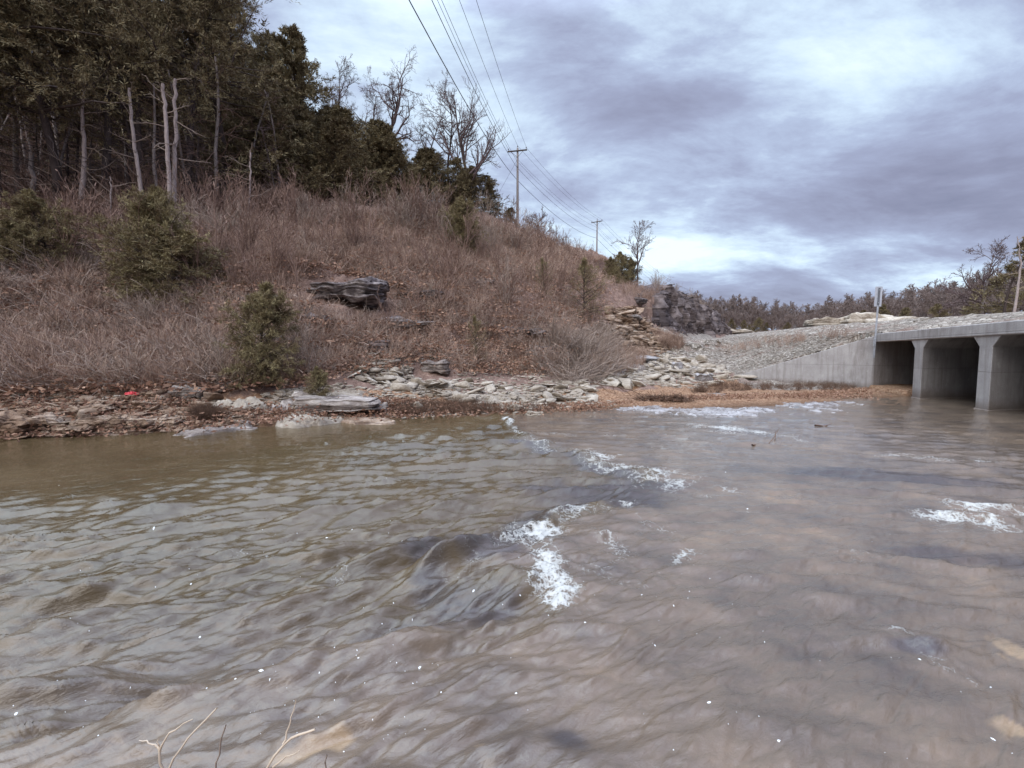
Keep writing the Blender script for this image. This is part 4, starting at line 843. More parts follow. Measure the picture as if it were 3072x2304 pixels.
def cedar(h, seed, w=.22, base=.3, limbs=80, nb=9, nl=26, leaf=.17, lw=.05, droop=-.03, r0=.17, dead=18, shape='cone', crook=.05, up=.35):
    """evergreen: trunk and limbs in one part, foliage sprays as crown; w = crown radius / height"""
    rs = rng_(seed); Pt, R = grow(np.zeros((1, 3)), np.array([[rs.normal()*.04, rs.normal()*.04, 1]]), np.array([h]), np.array([r0]), np.array([r0*.08]), 14, crook, .05, rs)
    T = Acc(); T.add(*tubes(Pt, R, 8), r=.4)
    m = limbs; tt = base+(1-base)*((np.arange(m)+rs.random(m))/m)**.9*.985; q = tt*13; i = np.minimum(q.astype(int), 12); fr = (q-i)[:, None]
    B = Pt[0, i]*(1-fr)+Pt[0, i+1]*fr; az = rs.random(m)*6.28; u = (tt-base)/(1-base)
    prof = (np.sin(np.clip(u*.92+.18, 0, 1)*math.pi)**.7 if shape == 'oval' else (1-u)**.75*(.75+.25*np.sin(u*9+seed))+.05); lump = .65+.7*rs.random(m); L = h*w*prof*lump+.15
    el = up*(.3+.9*u)+rs.normal(size=m)*.15; D = np.stack([np.cos(az)*np.cos(el), np.sin(az)*np.cos(el), np.sin(el)], -1)
    P1, R1 = grow(B, D, L, np.maximum(.012, L*.014), np.full(m, .004), 7, .12, droop, rs); T.add(*tubes(P1, R1, 4), r=.4)
    if dead:
        td = base*(.25+.8*rs.random(dead)); q = td*13; i = q.astype(int); fr = (q-i)[:, None]; Bd = Pt[0, i]*(1-fr)+Pt[0, i+1]*fr; a = rs.random(dead)*6.28; e = rs.normal(size=dead)*.2+.1
        Dd = np.stack([np.cos(a)*np.cos(e), np.sin(a)*np.cos(e), np.sin(e)], -1); Pd, Rd = grow(Bd, Dd, h*w*(.4+.7*rs.random(dead)), np.full(dead, .022), np.full(dead, .006), 6, .15, -.01, rs); T.add(*tubes(Pd, Rd, 4), r=.9)
        B2, D2, L2, _, _ = sprout(Pd, Rd, 5, .3, 1, .7, .4, h*w*np.full(dead, .6), rs); P2, R2 = grow(B2, D2, L2, np.full(len(B2), .010), np.full(len(B2), .005), 4, .15, -.02, rs); T.add(*tubes(P2, R2, 3), r=.9)
    B, D, L2, _, ix = sprout(P1, R1, nb, .12, 1.0, .85, .42, L, rs, .3); P2, R2 = grow(B, D, np.maximum(L2, .12), np.full(len(B), .006), np.full(len(B), .003), 5, .15, .01, rs)
    N = len(P2); k = nl; tb = rs.random((N, k))*3.999; i = tb.astype(int); fr = (tb-i)[..., None]; n = np.arange(N)[:, None]
    Bl = P2[n, i]*(1-fr)+P2[n, i+1]*fr + rs.normal(size=(N, k, 3))*leaf*.22; Td = unit(P2[n, i+1]-P2[n, i]); Dl = Td*.8+rs.normal(size=(N, k, 3))*.55+np.array([0, 0, .12])
    rr = np.clip(.5+.22*rs.normal(size=(N, 1))+.18*rs.normal(size=(N, k)), 0, 1); Cc = Acc(); ll = leaf*(.6+.8*rs.random((N, k)))
    V, Fq = blades(Bl.reshape(-1, 3), Dl.reshape(-1, 3), ll.ravel(), (ll*lw/leaf).ravel(), rs); Cc.add(V, Fq, rr.ravel().repeat(4)); return T, Cc
USED = set()
def place(src, x, y, sc=1.0, rz=0.0, label=None, group=None, sink=.05, sz=None, z=None, tilt=(0, 0)):
    if src.name in USED: o = copy_tree(src)
    else: o = src; USED.add(src.name)
    o.location = (x, y, (float(height(x, y)) if z is None else z)-sink); o.rotation_euler = (tilt[0], tilt[1], rz); o.scale = (sc, sc, sz or sc)
    if label: o['label'] = label
    if group: o['group'] = group
    elif 'group' in o: del o['group']
    return o
R0 = random.Random(4)
xpy = lambda px, Y: (float(P(px, 300, Y)[0]), Y)

# ---- tall cedars of the hillside wood
CT = [plant('cedar_tree', *cedar(18, 100+k, w=w, base=b, limbs=130, nb=12, nl=52, leaf=.19, lw=.030, droop=-.035, r0=.24, dead=26), M['bark_dark'], M['cedar'], 'x', 'tree') for k, (w, b) in enumerate([(.31, .38), (.28, .36), (.33, .44), (.30, .32)])]
CM = [plant('cedar_tree', *cedar(8, 120+k, w=w, base=b, limbs=100, nb=11, nl=34, leaf=.16, lw=.038, r0=.12, dead=8), M['bark_dark'], M['cedar'], 'x', 'tree') for k, (w, b) in enumerate([(.44, .03), (.50, .05), (.38, .03)])]
CTALL = plant('cedar_tree', *cedar(22, 140, w=.23, base=.30, limbs=84, nb=8, nl=17, leaf=.24, lw=.06, droop=-.04, r0=.24, dead=20), M['bark_dark'], M['cedar'], 'tallest open crowned cedar standing against the sky with limbs showing', 'tree')
place(CTALL, *xpy(236, 31), 1.12, .4)
GF = 'cedars of the hillside wood'; LF = 'tall dark cedar with a bare lower trunk in the hillside wood'
for k, (px, Y, h) in enumerate([(-95, 20, 17), (-40, 22, 18), (8, 23.5, 19), (62, 24.5, 18), (112, 25.5, 18), (150, 26.5, 17), (190, 28, 19), (205, 36, 21), (262, 37, 13), (-140, 29, 19), (-70, 34, 20), (-10, 36, 22), (40, 35, 21), (90, 37, 22), (135, 38, 21), (175, 42, 21),
        (215, 44, 20), (20, 46, 22), (70, 48, 22), (120, 50, 22), (165, 52, 22), (-30, 48, 22), (240, 47, 15), (-120, 44, 22)]):
    place(CT[k % 4], *xpy(px, Y), h/18, R0.random()*6.28, LF, GF)
place(CM[2], *xpy(311, 39), 1.62, 2.0, 'narrow pointed cedar rising right of the tallest one', None)
GR = 'smaller cedars along the ridge'; LR = 'bushy dark cedar on the ridge between the tall wood and the utility pole'
for k, (px, Y, h) in enumerate([(278, 34, 8.5), (300, 36, 9), (322, 38, 8.5), (337, 41, 9), (352, 40, 8), (366, 43, 8), (382, 44, 7.2), (398, 45, 7.0), (412, 47, 6.6), (428, 48, 6), (443, 49, 5.6), (456, 50, 5), (470, 51, 4.8), (484, 53, 4.6), (498, 55, 4.2),
        (510, 57, 4), (290, 42, 11), (270, 46, 12), (345, 50, 9), (375, 52, 8), (405, 54, 8), (435, 56, 7), (462, 58, 6.5), (528, 60, 4), (315, 46, 11), (250, 33, 9), (331, 36, 6.5)]):
    place(CM[k % 3], *xpy(px+R0.uniform(-4, 4), Y), h/8*1.3, R0.random()*6.28, LR, GR, sz=h/8*R0.uniform(.85, 1.1))
# ---- cedar bushes one can single out
CB = [plant('cedar_bush', *cedar(3.6, 160+k, w=w, base=.02, limbs=90, nb=12, nl=42, leaf=.12, lw=.015, r0=.06, dead=0, shape='oval', up=u), M['bark_dark'], M['cedar_brown'], 'x', 'bush') for k, (w, u) in enumerate([(.42, .5), (.32, .7), (.36, .9)])]
CB.append(plant('cedar_bush', *cedar(3.6, 170, w=.34, base=.05, limbs=60, nb=8, nl=12, leaf=.12, lw=.014, r0=.05, dead=0, shape='oval', up=.9), M['bark_dark'], M['cedar_brown'], 'x', 'bush'))
def bush(k, px, py, h, label, rz=0.0, wf=1.0, mat=None):
    p = march(np.array([float(px)]), np.array([float(py)]))[0]; return place(CB[k], p[0], p[1], h/3.6*wf, rz, label, None, sz=h/3.6)
bush(0, 178, 308, 3.4, 'largest olive cedar bush bulging out over the dark ledge on the slope', .3, 1.5)
bush(2, 146, 300, 4.4, 'loose upright cedar behind and left of the largest bush', 1.2, .9)
bush(1, 256, 386, 3.0, 'green columnar cedar bush low on the slope near the grey rubble', .7, .95)
bush(0, 52, 272, 3.0, 'dull brown cedar bush at the upper left below the trunks', 2.2, 1.1)
bush(2, 8, 285, 2.6, 'brown cedar bush cut by the left edge of the picture', 2.9)
bush(1, 455, 250, 3.6, 'greenish twin topped cedar bush on the brush slope below the ridge', .2)
bush(0, 470, 258, 3.0, 'rounder dark bush leaning against the twin topped cedar', 1.1, .9)
bush(3, 586, 325, 4.6, 'brown green cedar at the right shoulder of the slope', 1.9, 1.0)
bush(3, 545, 300, 3.0, 'thin brown cedar left of the one on the right shoulder', 1.0, .7)
bush(3, 478, 368, 2.2, 'small dark cedar seedling above the white rubble', 1.5, .7)
bush(1, 318, 405, 1.1, 'tiny dark seedling in front of the long grey slab', 1.5, .9)
for k, (px, Y, h, l) in enumerate([(613, 62, 3.6, 'olive cedar bush nearest the second pole on the cliff brow'), (622, 64, 4.6, 'tallest cedar bush of the clump on the cliff brow'), (632, 66, 4.0, 'right hand cedar bush of the clump on the cliff brow'), (611, 57, 2.6, 'low green bush at the front of the cliff brow'), (654, 80, 2.6, 'lone small dark cedar by the third pole')]):
    place(CB[k % 3], *xpy(px, Y), h/3.6, k*1.3, l, None)
# ---- bare oaks against the sky
def oak(px, Y, h, seed, label, **k):
    e = plant('bare_oak', *bare_tree(h, seed, **k), M['bark_dark'] if seed % 2 else M['bark_dark'], M['twig_dark'], label, 'tree'); return place(e, *xpy(px, Y), 1.0, k.get('rz', 0.0) if False else seed*.7, label)
oak(388, 47, 15.5, 201, 'tallest crooked bare oak standing out against the sky', r0=.26, limbs=12, br=7, tw=7, crook=.28, t0=.36, twr=.013, lr=.55, twiglets=3)
oak(472, 51, 13.5, 202, 'wide spreading bare oak just left of the nearest utility pole', r0=.24, limbs=15, br=8, tw=7, crook=.12, up=.07, t0=.2, twr=.013, lr=.62, twiglets=3, spread=.72)
oak(450, 55, 14.5, 203, 'slim bare oak behind the wide spreading one', r0=.18, limbs=14, br=7, tw=6, crook=.22, t0=.35, twr=.012, lr=.5, twiglets=3)
oak(340, 50, 14.5, 204, 'pale twiggy bare tree left of the crooked oak', r0=.18, limbs=16, br=8, tw=6, crook=.18, t0=.4, twr=.012, lr=.5, twiglets=3)
oak(362, 53, 13.5, 205, 'hazy bare tree close behind the crooked oak', r0=.16, limbs=16, br=8, tw=6, crook=.18, t0=.4, twr=.012, lr=.5, twiglets=3)
oak(425, 53, 12.0, 206, 'small bare tree between the two big oaks', r0=.15, limbs=14, br=7, tw=6, crook=.2, t0=.4, twr=.012, lr=.5, twiglets=3)
oak(508, 60, 8.0, 207, 'thin bare sapling tree directly left of the nearest utility pole', r0=.08, limbs=12, br=6, tw=5, crook=.1, t0=.3, twr=.014, lr=.35)
oak(545, 66, 9.0, 208, 'bare tree right of the nearest utility pole', r0=.16, limbs=15, br=7, tw=6, crook=.22, t0=.3, twr=.018, lr=.6, twiglets=2)
oak(530, 64, 8.0, 209, 'low bare tree immediately right of the nearest utility pole', r0=.14, limbs=15, br=7, tw=6, crook=.2, t0=.3, twr=.018, lr=.6, twiglets=2)
oak(637, 64, 9.5, 210, 'pale slender bare tree leaning right on the cliff brow', r0=.12, limbs=16, br=6, tw=6, crook=.12, t0=.25, twr=.016, lr=.55, spread=.6, twiglets=2)
oak(612, 70, 5.0, 211, 'small reddish bare tree by the second pole', r0=.07, limbs=12, br=6, tw=5, crook=.15, t0=.3, twr=.016, lr=.5)
# ---- pale dead trunks inside the wood edge
def snag(path, r0, r1, seed, label, mat, limbs=10, name='dead_trunk'):
    rs = rng_(seed); w = np.array([P(a, b, Y) for a, b, Y in path]); w[0, 2] = float(height(w[0, 0], w[0, 1])); q = np.linspace(0, 1, 16)*(len(w)-1); i = np.minimum(q.astype(int), len(w)-2); fr = (q-i)[:, None]
    Pt = (w[i]*(1-fr)+w[i+1]*fr - w[0]); Pt = Pt + rs.normal(size=Pt.shape)*.035*np.linspace(0, 1, 16)[:, None]; R = np.linspace(r0, r1, 16)
    e = thing(name, tuple(w[0]-[0, 0, .1]), label, 'tree'); T = Acc(); T.add(*tubes(Pt[None], R[None], 9)); T.mk('trunk', mat, e, smooth=True)
    B, D, L, r, _ = sprout(Pt[None], R[None], limbs, .25, 1.0, 1.35, .22, np.array([8.0]), rs); P1, R1 = grow(B, D, L, np.full(len(B), .03), np.full(len(B), .008), 8, .14, .0, rs)
    A = Acc(); A.add(*tubes(P1, R1, 5), r=.5); B, D, L, r, _ = sprout(P1, R1, 4, .3, 1, .7, .4, L, rs); P2, R2 = grow(B, D, L, np.full(len(B), .012), np.full(len(B), .005), 5, .15, 0, rs); A.add(*tubes(P2, R2, 3), r=.6); A.mk('dead_limbs', M['twig_grey'], e)
snag([(79, 232, 24.5), (82, 190, 24.5), (85, 150, 24.5), (82, 115, 24.5), (84, 75, 24.5)], .15, .05, 301, 'thick pale barked trunk nearest the left edge of the wood', M['bark_pale'], 13)
snag([(144, 215, 24.8), (140, 180, 24.8), (135, 150, 24.8), (131, 115, 24.8), (129, 85, 24.8)], .11, .07, 302, 'leaning pale split trunk between the thick trunk and the pair', M['bark_pale'], 7)
snag([(170, 222, 24.8), (169, 170, 24.8), (166, 130, 24.8), (165, 105, 24.8), (163, 82, 24.8)], .11, .08, 303, 'left trunk of the close pair of pale trunks', M['bark_pale'], 6)
snag([(174, 222, 25.2), (174, 170, 25.2), (176, 130, 25.2), (175, 105, 25.2), (175, 78, 25.2)], .11, .08, 304, 'right trunk of the close pair of pale trunks', M['bark_pale'], 6)
snag([(109, 212, 24), (111, 195, 24), (110, 175, 24)], .05, .03, 305, 'short thin pale dead stem right of the thick trunk', M['bark_pale'], 5)
snag([(247, 205, 28), (250, 180, 28), (250, 150, 28)], .06, .04, 306, 'slim pale stem under the tallest cedar', M['bark_pale'], 6)
snag([(32, 228, 24), (33, 190, 24), (31, 150, 24)], .13, .10, 307, 'dull grey trunk left of the thick pale trunk', M['bark_grey'], 12)
rsn = random.Random(8)
def dead_proto(seed, h, r0): 
    rs = rng_(seed); Pt, R = grow(np.zeros((1, 3)), np.array([[rs.normal()*.06, rs.normal()*.06, 1]]), np.array([h]), np.array([r0]), np.array([r0*.45]), 10, .05, .03, rs); T = Acc(); T.add(*tubes(Pt, R, 7))
    B, D, L, r, _ = sprout(Pt, R, 30, .08, 1.0, 1.35, .25, np.array([h]), rs); P1, R1 = grow(B, D, L, np.full(len(B), .022), np.full(len(B), .007), 7, .14, .0, rs); A = Acc(); A.add(*tubes(P1, R1, 4), r=.4)
    B, D, L, r, _ = sprout(P1, R1, 5, .2, 1, .8, .45, L, rs); P2, R2 = grow(B, D, L, np.full(len(B), .011), np.full(len(B), .005), 5, .16, 0, rs); A.add(*tubes(P2, R2, 3), r=.5); return T, A
DP = [plant('understorey_trunk', *dead_proto(330+k, h, r), M['bark_dark'] if k % 2 else M['bark_grey'], M['twig_dark'] if k % 2 else M['twig_red'], 'x', 'tree', cn='dead_limbs') for k, (h, r) in enumerate([(9, .10), (8, .08), (10, .13), (7, .07), (9, .09)])]
n_ = 0
while n_ < 95:
    px = rsn.uniform(-120, 330); Y = rsn.uniform(24.5, 44); 
    if px > 230 and Y < 30: continue
    place(DP[n_ % 5], *xpy(px, Y), rsn.uniform(.7, 1.15), rsn.random()*6.28, 'slender dark trunk with dead side branches in the shade of the wood', 'dark trunks inside the wood', tilt=(rsn.gauss(0, .05), rsn.gauss(0, .05))); n_ += 1

# ---- leafless shrubs and saplings on the slope
def shrub(h, seed, stems=9, spread=.5, br=6, tw=4, r=.012, crook=.14):
    rs = rng_(seed); az = rs.random(stems)*6.28; e = np.abs(rs.normal(size=stems))*spread; D = np.stack([np.cos(az)*np.sin(e), np.sin(az)*np.sin(e), np.cos(e)], -1); L = h*(.6+.5*rs.random(stems))
    B0 = np.stack([np.cos(az), np.sin(az), az*0], -1)*.06*rs.random((stems, 1)); P1, R1 = grow(B0, D, L, np.full(stems, r*1.3), np.full(stems, r*.5), 8, crook, .05, rs); T = Acc(); T.add(*tubes(P1, R1, 4), r=.4)
    B, D, L2, _, _ = sprout(P1, R1, br, .2, 1, .6, .45, L, rs); P2, R2 = grow(B, D, L2, np.full(len(B), r*.7), np.full(len(B), r*.35), 6, crook, .08, rs); A = Acc(); A.add(*tubes(P2, R2, 3), r=.6)
    B, D, L3, _, _ = sprout(P2, R2, tw, .15, 1, .6, .5, L2, rs); P3, _ = grow(B, D, L3, L3, L3, 4, crook, .08, rs); A.add(*ribbons(P3, np.full(P3.shape[:2], r*.9), rs), r=rs.random(len(P3)).repeat(8)); return T, A
SG = [plant('leafless_shrub', *shrub(2.0, 500+k, **kw), M['twig_grey'], M['twig_grey'], 'x', 'shrub', tn='stems', cn='twigs') for k, kw in enumerate([dict(), dict(stems=12, spread=.7), dict(stems=7, spread=.35, tw=5), dict(stems=10, spread=.9, crook=.2)])]
SR = [plant('sapling', *shrub(2.4, 520+k, **kw), M['twig_red'], M['twig_red'], 'x', 'sapling', tn='stems', cn='twigs') for k, kw in enumerate([dict(stems=3, spread=.15, br=8, tw=3, r=.016, crook=.07), dict(stems=2, spread=.1, br=9, tw=3, r=.018, crook=.06), dict(stems=5, spread=.25, br=7, tw=3, r=.014, crook=.08), dict(stems=4, spread=.12, br=6, tw=3, r=.014, crook=.06)])]
for k in range(22):
    px = -130+k*20; place(CM[k % 3], *xpy(px, 38+(k*7 % 13)), 1.25+.2*(k % 3), k*1.1, 'young cedar filling the gaps between the trunks deep in the wood', 'young cedars deep in the wood')
def spread_(src, poly, n, s0, s1, label, group, seed):
    r = random.Random(seed)
    for k, p in enumerate(scatter_px(poly, n, seed)): place(src[k % len(src)], p[0], p[1], r.uniform(s0, s1), r.random()*6.28, label, group)
ZH = [(190, 290), (190, 235), (300, 225), (420, 222), (500, 232), (590, 262), (606, 300), (600, 340), (480, 345), (330, 330), (250, 300)]
spread_([SR[1], SR[3], SR[0]], [(60, 300), (60, 235), (300, 222), (420, 218), (500, 230), (596, 262), (600, 330), (420, 330)], 60, .9, 1.6, 'tall thin red brown sapling rising above the brush', 'tall saplings on the slope', 610)
for k in range(46):
    place(SR[k % 4], *xpy(-60+k*7.2, 24.5+(k*5 % 7)*.6), 1.0+.2*(k % 4), k*1.3, 'leafless understorey bush between the trunks of the wood', 'understorey bushes in the wood')
spread_(SR, ZH, 120, .5, 1.05, 'red brown sapling standing in the dead grass of the slope', 'red brown saplings on the slope', 611)
spread_(SG, [(0, 250), (130, 240), (330, 226), (500, 235), (580, 270), (585, 350), (550, 372), (380, 366), (280, 380), (120, 380), (0, 375)], 62, .4, .85, 'grey leafless shrub on the brushy slope', 'grey shrubs on the slope', 612)
spread_(SG, [(150, 245), (190, 225), (330, 222), (330, 232), (200, 250)], 14, .8, 1.25, 'tall grey purple shrub at the foot of the wood', 'tall shrubs at the foot of the wood', 613)
spread_(SR, [(330, 230), (420, 218), (510, 232), (598, 258), (602, 275), (500, 250), (400, 232)], 40, .7, 1.3, 'thin sapling along the upper edge of the slope', 'saplings along the brow', 614)
spread_([SG[0], SG[2], SR[1], SR[3]], [(330, 232), (420, 216), (510, 230), (598, 256), (606, 280), (520, 262), (420, 246)], 60, .8, 1.5, 'bare brush stem clump along the crest of the slope', 'brush along the crest', 615)
for k in range(16):
    q_ = CA + (CB_-CA)*(.06+.055*k) + np.array([-1.0, .63])*(1.6+.8*(k % 3)); place(SG[k % 4], q_[0], q_[1], 1.0+.2*(k % 3), k*1.7, 'leafless bush on top of the dark rock cut', 'bushes on top of the rock cut', z=float(np.interp(.06+.055*k, [0, .05, .16, .35, .6, .85, 1], [8.4, 9.6, 10.5, 10.5, 10.3, 9.7, 8.2]))+.1)
for px, py, s, k, l in [(165, 250, 2.0, 0, 'big grey purple shrub in front of the pair of pale trunks'), (72, 352, .9, 3, 'sprawling grey shrub low on the left slope'), (220, 385, 1.3, 1, 'wide grey shrub left of the columnar cedar bush'), (130, 392, 1.2, 3, 'grey shrub leaning over the left bank rubble'),
                        (310, 380, 1.3, 2, 'grey shrub right of the columnar cedar bush'), (545, 374, 1.4, 3, 'tangled grey shrub at the right foot of the slope'), (556, 356, 1.7, 1, 'tall pale shrub on the right shoulder above the rubble'), (505, 310, 1.8, 2, 'slim pale shrub right of the slope centre')]:
    p = march(np.array([float(px)]), np.array([float(py)]))[0]; place(SG[k], p[0], p[1], s*.75, px*.1, l, None)

# ---- far woods beyond the road
FT = [plant('winter_tree', *bare_tree(10, 700+k, r0=.16, limbs=16, br=8, tw=7, crook=.15, t0=.22, twr=.028, lr=.48, spread=.7, up=.05), M['bark_grey'], M['twig_far'], 'x', 'tree') for k in range(4)]
TOP = ([600, 650, 700, 760, 793, 830, 870, 920, 960, 990, 1024, 1100], [296, 299, 302, 307, 312, 306, 301, 294, 287, 279, 272, 262]); DY = ([600, 650, 793, 900, 1000, 1100], [200, 190, 165, 110, 80, 70])
rf = random.Random(12); n_ = 0
for row in range(5):
    px = 640
    while px < 1120:
        Y = np.interp(px, *DY)*(1+.10*row)+rf.uniform(-3, 3); tp = P(px, np.interp(px, *TOP)+rf.uniform(-6, 6)-(3 if row else -3), Y); gz = float(height(tp[0], tp[1]))
        h = tp[2]-gz; 
        if h > 2.5: place(FT[n_ % 4], tp[0], tp[1], h/9.6*1.5, rf.random()*6.28, 'brown winter tree in the far wood beyond the road', 'winter trees beyond the road', sink=.3, sz=h/9.6); n_ += 1
        px += 9.5 if px < 880 else 11
for k, (px, top, Y) in enumerate([(676, 317, 150), (690, 320, 145), (700, 316, 150), (712, 319, 148), (722, 322, 145), (733, 318, 150), (745, 320, 148), (756, 317, 150), (766, 322, 150), (670, 321, 150), (695, 323, 140), (727, 324, 140), (750, 325, 140), (785, 322, 150)]):
    tp = P(px, top, Y); h = max(3, tp[2]-float(height(tp[0], tp[1]))); place(CM[k % 3], tp[0], tp[1], h/8, k, 'dark cedar at the foot of the far wood, left of the dip', 'dark cedars below the far wood')
for k, (px, top, Y, l) in enumerate([(858, 311, 95, 'dark cedar right behind the marker sign'), (885, 305, 92, 'dark cedar first right of the marker sign'), (905, 309, 90, 'low dark cedar above the road shoulder, middle'), (945, 304, 80, 'broad dark cedar above the road shoulder'), (968, 302, 80, 'dark cedar second from the right edge group'), (872, 314, 90, 'small cedar low beside the pale rock ledges'), (1000, 300, 62, 'brown shadowed cedar left of the tall right edge cedar')]):
    tp = P(px, top, Y); h = max(2.5, tp[2]-float(height(tp[0], tp[1]))); place(CM[(k+1) % 3], tp[0], tp[1], h/8*1.05, k, l, None)
e = plant('cedar_tree', *cedar(11, 760, w=.26, base=.18, limbs=46, nb=8, nl=22, leaf=.26, lw=.07, r0=.16, dead=10), M['bark_dark'], M['cedar'], 'ragged tall cedar at the right edge of the picture', 'tree'); tp = P(1010, 232, 46); place(e, tp[0], tp[1], (tp[2]-float(height(tp[0], tp[1])))/11, 1.0)
e = plant('bare_oak', *bare_tree(10, 761, r0=.20, limbs=15, br=8, tw=7, crook=.18, t0=.2, twr=.018, lr=.6, twiglets=3), M['bark_grey'], M['twig_dark'], 'wide bare tree left of the right edge cedar', 'tree'); tp = P(988, 250, 50); place(e, tp[0], tp[1], (tp[2]-float(height(tp[0], tp[1])))/9.5, 1.0)
snag([(1012, 318, 44), (1017, 296, 44), (1021, 262, 44), (1018, 236, 44)], .14, .03, 309, 'pale curved trunk at the right edge above the road', M['bark_pale'], 8)

# ---- uncountable ground cover
def clump(kind, seed):
    rs = rng_(seed)
    if kind == 'grass':
        n = 26; az = rs.random(n)*6.28; e = np.abs(rs.normal(size=n))*.55+.1; B = np.stack([np.cos(az), np.sin(az), az*0], -1)*.12*rs.random((n, 1)); D = np.stack([np.cos(az)*np.sin(e), np.sin(az)*np.sin(e), np.cos(e)], -1); L = .35+.45*rs.random(n)
        Pt, _ = grow(B, D, L, L, L, 4, .10, -.14, rs); Wd = np.linspace(.012, .004, 4)[None]*np.ones((n, 1)); V, Fq = ribbons(Pt, Wd, rs); return V, Fq, rs.random(n).repeat(8)
    if kind == 'weed':
        n = 9; az = rs.random(n)*6.28; e = np.abs(rs.normal(size=n))*.35; B = np.stack([np.cos(az), np.sin(az), az*0], -1)*.18*rs.random((n, 1)); D = np.stack([np.cos(az)*np.sin(e), np.sin(az)*np.sin(e), np.cos(e)], -1); L = .5+.6*rs.random(n)
        Pt, Rr = grow(B, D, L, L*0+.010, L*0+.005, 5, .12, .03, rs); A = Acc(); A.add(*ribbons(Pt, Rr*1.6, rs)); r1 = rs.random(n).repeat(10); B2, D2, L2, _, ix = sprout(Pt, Rr, 4, .3, 1, .75, .42, L, rs)
        P2, _ = grow(B2, D2, L2, L2, L2, 3, .15, .05, rs); A.add(*ribbons(P2, np.full(P2.shape[:2], .008), rs)); return np.concatenate(A.V), np.concatenate(A.F4), np.concatenate([r1, rs.random(len(B2)).repeat(6)])
    if kind == 'tangle':
        n = 14; az = rs.random(n)*6.28; e = 1.15+rs.normal(size=n)*.3; B = rs.normal(size=(n, 3))*np.array([.35, .35, .08])+[0, 0, .12]; D = np.stack([np.cos(az)*np.sin(e), np.sin(az)*np.sin(e), np.cos(e)], -1); L = .4+.9*rs.random(n)
        Pt, Rr = grow(B, D, L, L*0+.009, L*0+.005, 5, .2, -.03, rs); V, Fq = ribbons(Pt, Rr*1.7, rs); return V, Fq, rs.random(n).repeat(10)
    n = 26; B = rs.normal(size=(n, 3))*np.array([.35, .35, .015])+[0, 0, .035]; D = rs.normal(size=(n, 3))*[1, 1, .35]; V, Fq = blades(B, D, .07+.06*rs.random(n), .05, rs); return V, Fq, rs.random(n).repeat(4)
PR = {k: [clump(k, 900+j*7+i) for i in range(5)] for j, k in enumerate(('grass', 'weed', 'tangle', 'leaf'))}
def cover(name, kind, polys, n, s0, s1, mat, label, cat, seed, clp=0.0, cs=.03, per=.012):
    pos = np.concatenate([scatter_px(p, int(n/len(polys)), seed+j, clump=clp, cs=cs) for j, p in enumerate(polys)]); rs = rng_(seed); sc = (s0+(s1-s0)*rs.random(len(pos)))*(1+per*(pos[:, 1]-12).clip(0, 60)); 
    o = inst(name, PR[kind], pos, rs.random(len(pos))*6.28, sc[:, None]*np.array([1, 1, 1.0]), mat, seed, tilt=.12); tag(o, label, cat, kind='stuff')
SL = [(-40, 236), (80, 232), (200, 226), (300, 220), (420, 214), (500, 226), (560, 236), (606, 258), (606, 290), (588, 340), (560, 374), (480, 374), (390, 366), (350, 372), (270, 388), (140, 392), (-40, 394)]
SLL = [(-40, 262), (120, 255), (210, 300), (250, 350), (250, 385), (120, 392), (-40, 394)]
SLU = [(190, 240), (300, 224), (420, 216), (520, 232), (600, 260), (606, 285), (400, 275), (200, 275)]
cover('dead_grass', 'grass', [SL, SLL, SLL, SLU, SLU], 9000, .6, 1.3, M['grass'], 'dry tan grass over the slope', 'grass', 801, clp=.95, cs=.04)
cover('dead_weeds', 'weed', [SL, SL, SLU], 4000, .45, 1.1, M['brush'], 'brown dead weed stalks over the slope', 'weeds', 804, clp=.9, cs=.05)
cover('brushwood', 'tangle', [SL, SLL, [(560, 340), (606, 330), (606, 372), (570, 386)]], 3000, .6, 1.2, M['twig_grey'], 'fallen stems and brushwood tangled over the slope', 'brushwood', 807)
cover('leaf_litter', 'leaf', [SL, SL, SL], 6500, .8, 1.6, M['leaf'], 'brown leaf litter on the slope', 'leaves', 811)
cover('leaf_litter', 'leaf', [ZB, [(262, 410), (350, 395), (460, 404), (600, 402), (600, 410), (420, 416), (262, 420)]], 700, .6, 1.1, M['leaf'], 'brown leaves lodged between the bank stones', 'leaves', 815)
cover('forest_brush', 'tangle', [[(-40, 200), (260, 195), (330, 215), (230, 226), (-40, 240)]], 1500, .9, 1.6, M['twig_red'], 'dark brush on the floor of the wood', 'brushwood', 817)
cover('forest_weeds', 'weed', [[(-40, 200), (260, 195), (330, 215), (230, 226), (-40, 240)]], 1300, .8, 1.5, M['brush'], 'dark stalks on the floor of the wood', 'weeds', 818)
cover('ridge_brush', 'weed', [[(596, 262), (606, 270), (640, 285), (665, 300), (650, 305), (610, 290)], [(655, 338), (672, 340), (684, 346), (680, 350), (660, 348)], [(596, 345), (650, 358), (640, 372), (590, 380)]], 750, .4, .9, M['brush'], 'dead weeds round the end of the hill', 'weeds', 820)
cover('sedge', 'grass', [[(385, 408), (430, 402), (520, 408), (560, 408), (540, 413), (400, 417)], [(700, 384), (780, 386), (860, 384), (850, 391), (760, 390), (690, 394)], [(195, 415), (215, 413), (222, 421), (200, 423)]], 1000, .25, .55, M['debris'], 'rust brown sedge and flood litter along the bank', 'sedge', 823)
cover('embankment_weeds', 'weed', [[(745, 352), (860, 336), (870, 334), (760, 342), (700, 352)]], 130, .4, .8, M['brush'], 'few dead stalks on the riprap', 'weeds', 826, per=.004)
cover('shore_leaves', 'leaf', [[(560, 410), (650, 397), (800, 394), (870, 388), (870, 398), (770, 398), (640, 401), (600, 409)]], 420, .5, .9, M['leaf'], 'leaves scattered on the orange gravel bar', 'leaves', 827)

